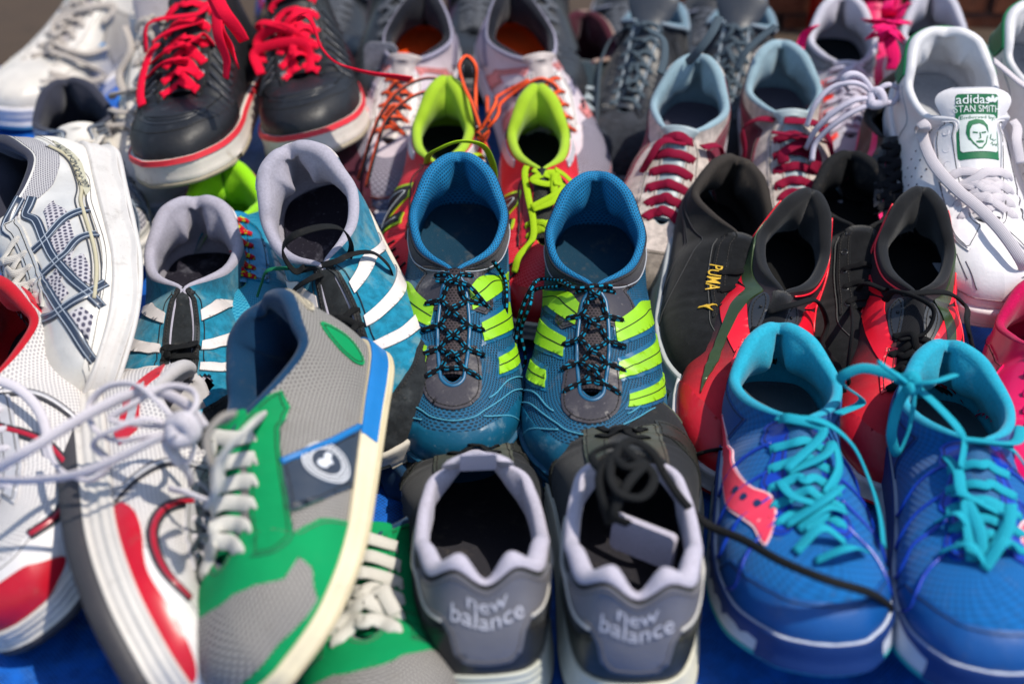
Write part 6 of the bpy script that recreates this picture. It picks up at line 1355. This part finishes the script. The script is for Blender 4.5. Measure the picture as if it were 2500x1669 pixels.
# ---------- white leather tennis shoes, green heels
def stan(key):
    s = mk(key); A = key == 'stanA'
    lt = mat('leather', 'dedadb', dirt=.12); gr = mat('leather', '08703f', dirt=.05); s.upper(lt); s.lining(mat('leather', 'd6d4d6', dirt=.12)); s.insole(mat('foam', 'aeb0b4', dirt=.3, dcol='50505a')); s.tongue(lt, ext=30, wt=33, curl=.0, thick=5, arch=8)
    s.sole(mat('rubber', 'd8d2d4', dirt=.2, dcol='9a7060'), mat('rubber', 'c8c2c6', dirt=.2), grooves=0, flare=1, rim=2.5)
    s.patch('heel_tab', [(-.20, .62), (-.155, .46), (0, .42), (.155, .46), (.20, .62), (.215, .99), (.1, .99), (0, .99), (-.1, .99), (-.215, .99)], gr, 1.2)
    s.seam([(-.215, .97), (-.16, .985), (-.10, .99), (-.05, .99), (0, .985), (.05, .99), (.10, .99), (.16, .985), (.215, .97)], gr, 2.6, -.2, 'heel_tab_edge')
    s.seam([(-.205, .9), (-.19, .64), (-.15, .49), (0, .45), (.15, .49), (.19, .64), (.205, .9)], mat('rubber', '4aa87c', dirt=0), .35, 1.6)
    for sg in (1, -1):
        s.patch('eyestay', [(sg*u, h) for u, h in ((.43, .985), (.435, .84), (.47, .70), (.6, .68), (.78, .68), (.86, .62), (.93, .60), (.96, .98), (.86, .985), (.7, .985), (.55, .985))][::sg], lt, 1.5)
        s.seam([(sg*u, h) for u, h in ((.445, .85), (.48, .72), (.6, .70), (.78, .70), (.86, .64), (.925, .62))], mat('rubber', '98949c', dirt=0), .4, 1.8)
        s.seam([(sg*u, h) for u, h in ((.24, .90), (.30, .78), (.34, .60), (.36, .3), (.36, .05))], mat('rubber', 'a8a4ac', dirt=0), .5, .3)
        for r_ in range(3):
            for k in range(9):
                u0, h0 = .44+.055*r_+.012*k, .70-.075*k
                if h0 < .06: continue
                s.patch('perforation', s.mmpoly(sg*u0, h0, [(math.cos(a)*1.0, math.sin(a)*1.0) for a in np.linspace(0, 6.283, 7)[:-1]][::1 if s.mir > 0 else -1]), mat('rubber', '3c3a40', dirt=0), .35, step=4)
    s.band('toe_band', [(.80, .10), (.90, .12), (1, .14), (1.1, .12), (1.2, .10)], [(.80, .115), (.90, .135), (1, .155), (1.1, .135), (1.2, .115)], mat('rubber', 'a8888c', dirt=.2), .4)
    for a, b in (([(.90, .50), (.925, .40), (.945, .30)], .4), ([(.93, .48), (.955, .36), (.97, .24)], .45), ([(.86, .30), (.90, .20)], .35)): s.seam(a, mat('rubber', '585058', dirt=0), b, .1, 'scratch')
    s.eyelets(7, mat('leather', 'd4d0d4', dirt=.05), h=.84, r=2.7, u0=.49, u1=.84)
    lc = mat('lace', 'd8d0d4', dirt=.06)
    if A:
        s.laces(7, lc, 8, 1.8, h=.84, lift=5, jit=2, first=3, u0=.49, u1=.84)
        s.laces(7, lc, 8, 1.8, h=.84, lift=7, jit=3, style='diag', first=4, last=7, u0=.49, u1=.84, name='lace')
        s.cord([ps(s, 2128, 335, 1), ps(s, 2120, 290, 6), ps(s, 2130, 250, 9), ps(s, 2140, 245, 12), ps(s, 2130, 300, 9), ps(s, 2150, 380, 8), ps(s, 2190, 440, 9), ps(s, 2240, 500, 12), ps(s, 2290, 560, 14), ps(s, 2330, 610, 9), pz(s, 2350, 640, 60)], lc, 10, 2)
        s.cord([pz(s, 2280, 140, 190), pz(s, 2310, 165, 180), pz(s, 2340, 190, 172), pz(s, 2365, 205, 165)], lc, 8, 3)
        s.cord([ps(s, 2330, 250, 3), ps(s, 2318, 280, 9), ps(s, 2310, 330, 10), ps(s, 2325, 380, 8)], lc, 9, 2)
        # printed tongue label
        g2 = mat('rubber', '0a6a40', dirt=0); n = len(s.tctr); V0 = .50; ce = s.tonguept(np.array([0.]), np.array([V0]), .0)[0]
        def tp(pts, off):   # mm on the tongue face
            pts = np.asarray(pts, float)*1.17; ll = np.concatenate([[0], np.cumsum(np.linalg.norm(np.diff(s.tctr, axis=0), axis=1))]); c = np.interp(V0, np.linspace(0, 1, n), ll)
            v = np.interp(c+pts[:, 1], ll, np.linspace(0, 1, n)); hw = np.interp(v, np.linspace(0, 1, n), s.thw)
            return s.tonguept(-pts[:, 0]*s.mir/hw, v, off)
        def tpatch(name, V, F, m, off, parent=None):
            W = tp(V, off); o = s.emit(name, W, F, m, np.asarray(V), parent, smooth=False); return o
        def tpoly(name, poly, m, off, parent=None, step=4.):
            fn = lambda U, h, o: tp(np.stack([U*1., h*1.], 1), o)
            q = poly if sum(poly[i][0]*poly[(i+1) % len(poly)][1]-poly[i][1]*poly[(i+1) % len(poly)][0] for i in range(len(poly))) > 0 else poly[::-1]
            return s.patch(name, q, m, off, fn=fn, sx=1., sy=1., step=step, parent=parent, base=off-.6)
        rr_ = lambda x0, y0, x1, y1: [(x0+1.5, y0), (x1-1.5, y0), (x1, y0+1.5), (x1, y1-1.5), (x1-1.5, y1), (x0+1.5, y1), (x0, y1-1.5), (x0, y0+1.5)]
        lb_ = tpoly('tongue_label', rr_(-15.5, -27, 15.5, 23), g2, .5)
        tpoly('label_field', rr_(-13.6, -21.5, 13.6, 7), mat('rubber', 'd2d8d4', dirt=0), 1.0, lb_)
        wt2 = mat('rubber', 'dfe6e2', dirt=0)
        def tt(txt, x, y, size, m, off=1.3, th=.0, st=1.):
            V, F = textmesh(txt, size, 1.0, th); tpatch('label_text', V*[st, 1]+[x, y], F, m, off, lb_)
        tt('adidas', -3.4, 18.5, 7.2, wt2, th=.03); tt("'STAN SMITH'", 0, 11.2, 5.6, wt2, st=.78); tt('Endorsed by:', 0, 4.2, 3.6, g2)
        for k, a in ((0, 0), (1, 38), (2, -38)):
            L_ = [(math.sin(t)*1.3, 1.2+2.6*(1-math.cos(t))) for t in np.linspace(0, 2*math.pi, 10)[:-1]]; A_ = R(a)
            tpoly('label_emblem', [(11+x*math.cos(A_)+y*math.sin(A_), 15.6-x*math.sin(A_)+y*math.cos(A_)) for x, y in L_], wt2, 1.4, lb_, 2.)
        face = [[(-9, -2), (-7.5, 1.0), (-2, 2.3), (3, 1.5), (6, -2), (6.4, -7), (5, -4.5), (3.5, -2), (0, -.8), (-5, -1.6), (-7, -5), (-7, -10), (-5.4, -14), (-8, -12), (-9.6, -7)], [(-7, -10), (-5.6, -15), (-1.5, -19.6), (1.2, -19.6), (4.6, -15.5), (6, -9), (5.2, -9.5), (4, -14.6), (1, -18.4), (-1.3, -18.4), (-4.8, -14)],
                [(-5, -6.2), (-1.6, -6.8), (-1.6, -7.6), (-5, -7.3)], [(1.2, -6.8), (4.4, -6.2), (4.4, -7.3), (1.2, -7.6)], [(-.4, -7), (.4, -7), (.9, -11), (-1, -11.6), (-.8, -10.8), (0, -10.6)], [(-3, -13.3), (0, -12.8), (2.8, -13.2), (2.4, -14.6), (0, -15), (-2.6, -14.6)]]
        for f in face: tpoly('label_print', f, g2, 1.3, lb_, 2.5)
        for p in ([(7.5, -11), (8.6, -8), (8.2, -12), (10, -11.4), (9.8, -12.6), (12.5, -11.6)], [(7.8, -15.6), (9.2, -14), (9.4, -16.6), (11, -15.4), (12.6, -16.6), (13, -14.6)]):
            pp = tp(spline([(a, b) for a, b in p], 5), 1.3); V, F, uv = sweep(pp, .55, .4, ns=5, flat=False); s.emit('label_signature', V, F, g2, uv, lb_)
    else:
        s.laces(7, lc, 8, 1.8, h=.84, lift=6, jit=3, first=0, u0=.49, u1=.84)
stan('stanA'); stan('stanB')

# ---------- pale grey runners with red bars
def strip(key):
    s = mk(key); A = key == 'stripA'
    kn = mat('knit', 'b2b0ba', dirt=.12, sc_=2.0); wh = mat('foam', 'cdcbd6', dirt=.1); gy = mat('leather', '7c848c', dirt=.1); rd = mat('gloss', 'e03422', dirt=.05, rough=.4)
    s.upper(kn); s.lining(mat('rib', 'cfcdd8', dirt=.1, sc_=1.2)); s.insole(mat('foam', '1c262c')); s.tongue(wh, ext=6, wt=16); s.sole(mat('rubber', 'd0ccd0'), mat('rubber', '5a5a60'), grooves=2)
    s.band('collar_panel', [(-.44, .72), (-.3, .58), (0, .5), (.3, .58), (.44, .72)], [(-.44, .97), (-.3, .97), (0, .97), (.3, .97), (.44, .97)], gy, .7)
    for sg in (1, -1):
        for k in range(5):
            u = .50+.085*k
            s.patch('red_bar', [(sg*u, .28), (sg*(u+.035), .28), (sg*(u+.045), .72), (sg*(u+.01), .72)][::sg], rd, 1.2); s.patch('red_bar', [(sg*(u+.012), .76), (sg*(u+.046), .76), (sg*(u+.048), .90), (sg*(u+.014), .90)][::sg], rd, 1.2)
            s.patch('grey_bar', [(sg*(u+.002), .10), (sg*(u+.034), .10), (sg*(u+.036), .25), (sg*(u+.002), .25)][::sg], gy, 1.1)
    lc = mat('lace', 'd4cede', dirt=.05); s.laces(7, lc, 5, 3, flat=False, lift=5, jit=2, h=.8)
    if A:
        C = lambda *p: s.cord([pz(s, *q) for q in p], lc, 6, 4.5, flat=False)
        C((2005, 215, 150), (1960, 190, 165), (1910, 200, 160), (1870, 240, 145), (1850, 290, 125))
        C((2010, 225, 148), (1960, 230, 150), (1910, 260, 138), (1870, 300, 120), (1850, 340, 100))
        C((2015, 235, 146), (1970, 250, 142), (1920, 280, 130), (1870, 330, 108), (1862, 370, 95))
        C((2005, 215, 150), (2035, 195, 158), (2060, 205, 152), (2050, 235, 145), (2015, 235, 146))
        C((2010, 220, 150), (1975, 175, 168), (1950, 170, 172), (1935, 180, 168), (1945, 205, 150))
        s.tube('lace_knot', [pz(s, 1995, 215, 152), pz(s, 2015, 210, 156), pz(s, 2025, 235, 148), pz(s, 2000, 240, 146), pz(s, 1998, 218, 152)], 4.5, lc)
strip('stripA'); strip('stripB')

# ---------- dark grey hi-tops
def greyhi(key):
    s = mk(key); A = key == 'greyhiA'
    lt = mat('suede', '2a2d33', '3c4048', dirt=.15); s.upper(lt); s.lining(mat('foam', '6d8796', dirt=.1)); s.insole(mat('foam', '2a3036')); s.tongue(mat('leather', '353a42', dirt=.1), ext=40, wt=28, curl=.1); s.sole(mat('rubber', '6a6e74'), mat('rubber', '26282c'), grooves=1)
    pp = mat('leather', '7b8a96', dirt=.1)
    s.seam([(-.45, .985), (-.36, .985), (-.25, .985), (-.1, .98), (0, .98), (.1, .98), (.25, .985), (.36, .985), (.45, .985)], pp, 2.6, .5, 'collar_binding')
    for sg in (1, -1):
        s.patch('eyestay', [(sg*u, h) for u, h in ((.455, .80), (.6, .78), (.78, .76), (.87, .78), (.87, .985), (.6, .985), (.455, .985))][::sg], mat('leather', '24262b', dirt=.1), 1.3)
        s.seam([(sg*u, .97) for u in (.46, .6, .75, .86)], pp, 1.6, 1.2, 'piping')
        s.patch('side_triangle', [(sg*u, h) for u, h in ((.30, .62), (.42, .80), (.40, .50))][::sg], mat('leather', '45484e', dirt=.1), 1.2)
    a = np.linspace(-1, 1, 13); s.tube('tongue_binding', [tuple(q) for q in s.tonguept(a*.97, .985-.08*np.abs(a)**6, -1)], 2.0, pp)
    lc = mat('lace', '4c5a64', dirt=.05); s.laces(7, lc, 5, 2.0, lift=6, jit=5, first=0, h=.88)
    if A:
        s.cord([ps(s, 1450, 60, 3), ps(s, 1410, 90, 9), ps(s, 1385, 150, 9), ps(s, 1375, 230, 7), pz(s, 1365, 300, 50)], lc, 9, 2.5)
        s.cord([pz(s, 1490, 70, 170), pz(s, 1520, 90, 165), pz(s, 1525, 130, 155), pz(s, 1515, 170, 145)], lc, 8, 3)
    else:
        s.cord([pz(s, 1650, 40, 185), pz(s, 1630, 80, 175), pz(s, 1600, 120, 160), pz(s, 1570, 150, 140)], lc, 9, 3)
        s.cord([pz(s, 1780, 60, 170), pz(s, 1740, 90, 160), pz(s, 1710, 120, 150), pz(s, 1690, 160, 135)], lc, 9, 3)
greyhi('greyhiA'); greyhi('greyhiB')

# ---------- single shoes
s = mk('slipon'); s.upper(mat('knit', '2a3942', dirt=.1, sc_=1.5)); s.lining(mat('foam', '48202c')); s.insole(mat('foam', '2a1018')); s.tongue(mat('knit', '2a3942'), ext=2, wt=14); s.sole(mat('rubber', '3a4248'), mat('rubber', '202428'))
s.seam([(-.46, .99), (-.36, .99), (-.25, .99), (-.12, .99), (0, .985), (.12, .99), (.25, .99), (.36, .99), (.46, .99)], mat('foam', '9c857c', dirt=.1), 3.2, .2, 'collar_binding'); s.laces(5, mat('lace', 'a8b4ba'), 5, 2, first=2)

s = mk('zebra'); s.upper(mat('zebra', 'e8106a', '121116', dirt=.03)); s.lining(mat('foam', '1a181c')); s.insole(mat('foam', '141414')); s.tongue(mat('leather', '1a181c'), ext=8, wt=18); s.sole(mat('rubber', 'cfcbd2', dirt=.2), mat('rubber', '1a1a1c'), flare=4, rim=3)
s.both('eyestay', [(.455, .78), (.6, .76), (.86, .76), (.86, .98), (.6, .98), (.455, .98)], mat('leather', '17161a'), 1.2); s.laces(6, mat('lace', '1a1a1e'), 7, 2)
s.band('toe_cap', [(.78, 0), (1, 0), (1.22, 0)], [(.82, .4), (1, .5), (1.18, .4)], mat('leather', 'd0ccd2', dirt=.1), 1.1)

s = mk('pink'); pk = mat('gloss', 'e40a5c', dirt=0, rough=.3); s.upper(pk); s.lining(mat('foam', 'c01050')); s.insole(mat('foam', 'a00c48')); s.tongue(pk, ext=6, wt=17); s.sole(mat('gloss', 'd80a50', dirt=.05), mat('rubber', 'c8c0c8')); s.laces(5, mat('lace', 'f01870'), 6, 2)
s.both('side_panel', [(.15, .3), (.4, .1), (.6, .1), (.55, .5), (.3, .7)], pk, 1.2)

s = mk('maroon'); mr = mat('knit', '48182a', dirt=.2, sc_=1.5); s.upper(mr); s.lining(mat('foam', '30101c')); s.insole(mat('foam', '200c14')); s.tongue(mr, ext=8, wt=18); s.sole(mat('rubber', '3a1622'), mat('rubber', '201014')); s.laces(6, mat('lace', '501828'), 6, 2)

s = mk('ribbon'); pk = mat('leather', 'd80c58', dirt=.03); s.upper(pk); s.lining(mat('foam', 'b80c4c')); s.insole(mat('foam', 'a01048')); s.tongue(pk, ext=10, wt=17); s.sole(mat('rubber', 'd8d0d4'), mat('rubber', 'b01050'))
rb = mat('lace', 'f0146c', dirt=0); C = lambda *p, w=13: s.cord([pz(s, *q) for q in p], rb, w, 1.4, name='ribbon', twist=.6)
for k in range(7):
    a = R(-75+k*42); r = 46+8*(k % 2); C((2035, 45, 150), (2035+r*.5*math.cos(a)-6, 45+r*.6*math.sin(a), 165), (2035+r*math.cos(a), 45+r*1.0*math.sin(a), 150), (2035+r*.5*math.cos(a)+8, 45+r*.7*math.sin(a)+6, 155), (2035, 45, 150))
C((1870, 60, 160), (1850, 75, 150), (1838, 100, 140), (1832, 130, 130)); C((2035, 50, 150), (2040, 90, 140), (2050, 130, 130), (2045, 160, 120))

def back(key):
    s = mk(key); A = key == 'backA'
    lt = mat('leather', '2a2d31' if A else '26282c', dirt=.15); s.upper(lt); s.lining(mat('foam', '3a3e44')); s.insole(mat('foam', '18181c')); s.tongue(lt, ext=20, wt=24); s.sole(mat('rubber', '8a8a8e'), mat('rubber', '2a2a2c')); s.laces(6, mat('lace', '5a5e66'), 7, 2)
    s.seam([(-.45, .985), (-.40, .94), (-.36, .985), (-.30, .94), (-.25, .985), (-.18, .94), (-.12, .985), (-.06, .95), (0, .985), (.06, .95), (.12, .985), (.18, .94), (.25, .985), (.30, .94), (.36, .985), (.45, .985)], mat('foam', 'a8a6b0' if A else '8c90a0'), 2.2, .6, 'collar_binding')
back('backA'); back('backB'); back('backC'); back('backD'); back('backE'); back('backF')
# ---------------------------------------------------------------- shoes pressed against each other: drop the faces that end up inside a neighbour
def clear_overlaps():
    bpy.context.view_layer.update(); info = []
    for s in SHOES:
        ny, nz = int(s.L/5)+2, 34
        U, h = np.meshgrid(np.linspace(0, 1, 500), np.linspace(0, 1, 90), indexing='ij'); U = U.ravel(); h = h.ravel(); tab = []
        for sg in (1, -1):
            T = np.zeros((ny, nz))
            for P in (s.P(U*sg, h), s.Q(U*sg, h, np.zeros(U.shape))):
                i = np.clip((P[:, 1]/5).round().astype(int), 0, ny-1); j = np.clip((P[:, 2]/5).round().astype(int), 0, nz-1)
                np.maximum.at(T, (i, j), P[:, 0]*sg)
            tab.append(T)
        ztop = np.array([max([k for k in range(nz) if tab[0][i, k] > 0] or [0])*5. for i in range(ny)])
        M = np.array(s.root.matrix_world); ctr = (M@np.array([0, s.L*.0005, 0, 1]))[:3]; info.append((s, tab, ztop, ny, nz, M, ctr))
    for s, *_, Mx, cx in info:
        objs = [o for o in s.root.children_recursive if o.type == 'MESH']
        for t, tab, ztop, ny, nz, My, cy in info:
            if t is s or cy[1] >= cx[1] or np.linalg.norm((cy-cx)[:2]) > .36: continue
            Mi = np.linalg.inv(My)
            for o in objs:
                try: me = o.data; n = len(me.vertices)
                except ReferenceError: continue
                if not n: continue
                v = np.empty(n*3); me.vertices.foreach_get('co', v); v = v.reshape(-1, 3)
                W = v@Mx[:3, :3].T+Mx[:3, 3]; q = (W@Mi[:3, :3].T+Mi[:3, 3])*1000; q[:, 0] *= t.mir
                a = np.clip((q[:, 1]/5).round().astype(int), 0, ny-1); b = np.clip((q[:, 2]/5).round().astype(int), 0, nz-1)
                ins = (q[:, 1] > 5) & (q[:, 1] < t.L-6) & (q[:, 0] < tab[0][a, b]-3.0) & (-q[:, 0] < tab[1][a, b]-3.0) & (q[:, 2] > 1.5) & (q[:, 2] < ztop[a]-4)
                rim = (q[:, 1] < t.L*t.yt) & (q[:, 2] < ztop[a]+12) & (q[:, 2] > ztop[a]-5) & (np.abs(q[:, 0]) < t.wo*.6) & (q[:, 1] > 14)
                ins |= rim
                if not ins.any(): continue
                bm = bmesh.new(); bm.from_mesh(me); bm.verts.ensure_lookup_table()
                kill = [f for f in bm.faces if all(ins[x.index] for x in f.verts)]
                if len(kill) == len(bm.faces): bm.free(); [bpy.data.objects.remove(c) for c in list(o.children)]; bpy.data.objects.remove(o); continue
                bmesh.ops.delete(bm, geom=kill, context='FACES')
                if not o.name.startswith(('lace', 'eyelet', 'midsole')):      # drop crumbs left over
                    seen = set(); isl = []
                    for f0 in bm.faces:
                        if f0 in seen: continue
                        st = [f0]; seen.add(f0); cc = []
                        while st:
                            f = st.pop(); cc.append(f)
                            for e in f.edges:
                                for g in e.link_faces:
                                    if g not in seen: seen.add(g); st.append(g)
                        isl.append(cc)
                    isl.sort(key=len); big = len(isl[-1]) if isl else 0
                    if len(isl) > 1 and 'insole_lettering' not in o.name and 'letter' not in o.name:
                        cr = [f for cc in isl[:-1] if len(cc) < big*.3 for f in cc]
                        # rims of raised panels are separate shells: keep them when they touch the kept shell
                        keep = {tuple(round(x, 5) for x in v.co) for cc in isl if len(cc) >= big*.3 for f in cc for v in f.verts}
                        cr = [f for f in cr if not any(tuple(round(x, 5) for x in v.co) in keep for v in f.verts)]
                        if cr: bmesh.ops.delete(bm, geom=cr, context='FACES')
                bm.to_mesh(me); bm.free()
            objs = [x for x in s.root.children_recursive if x.type == 'MESH']

clear_overlaps()
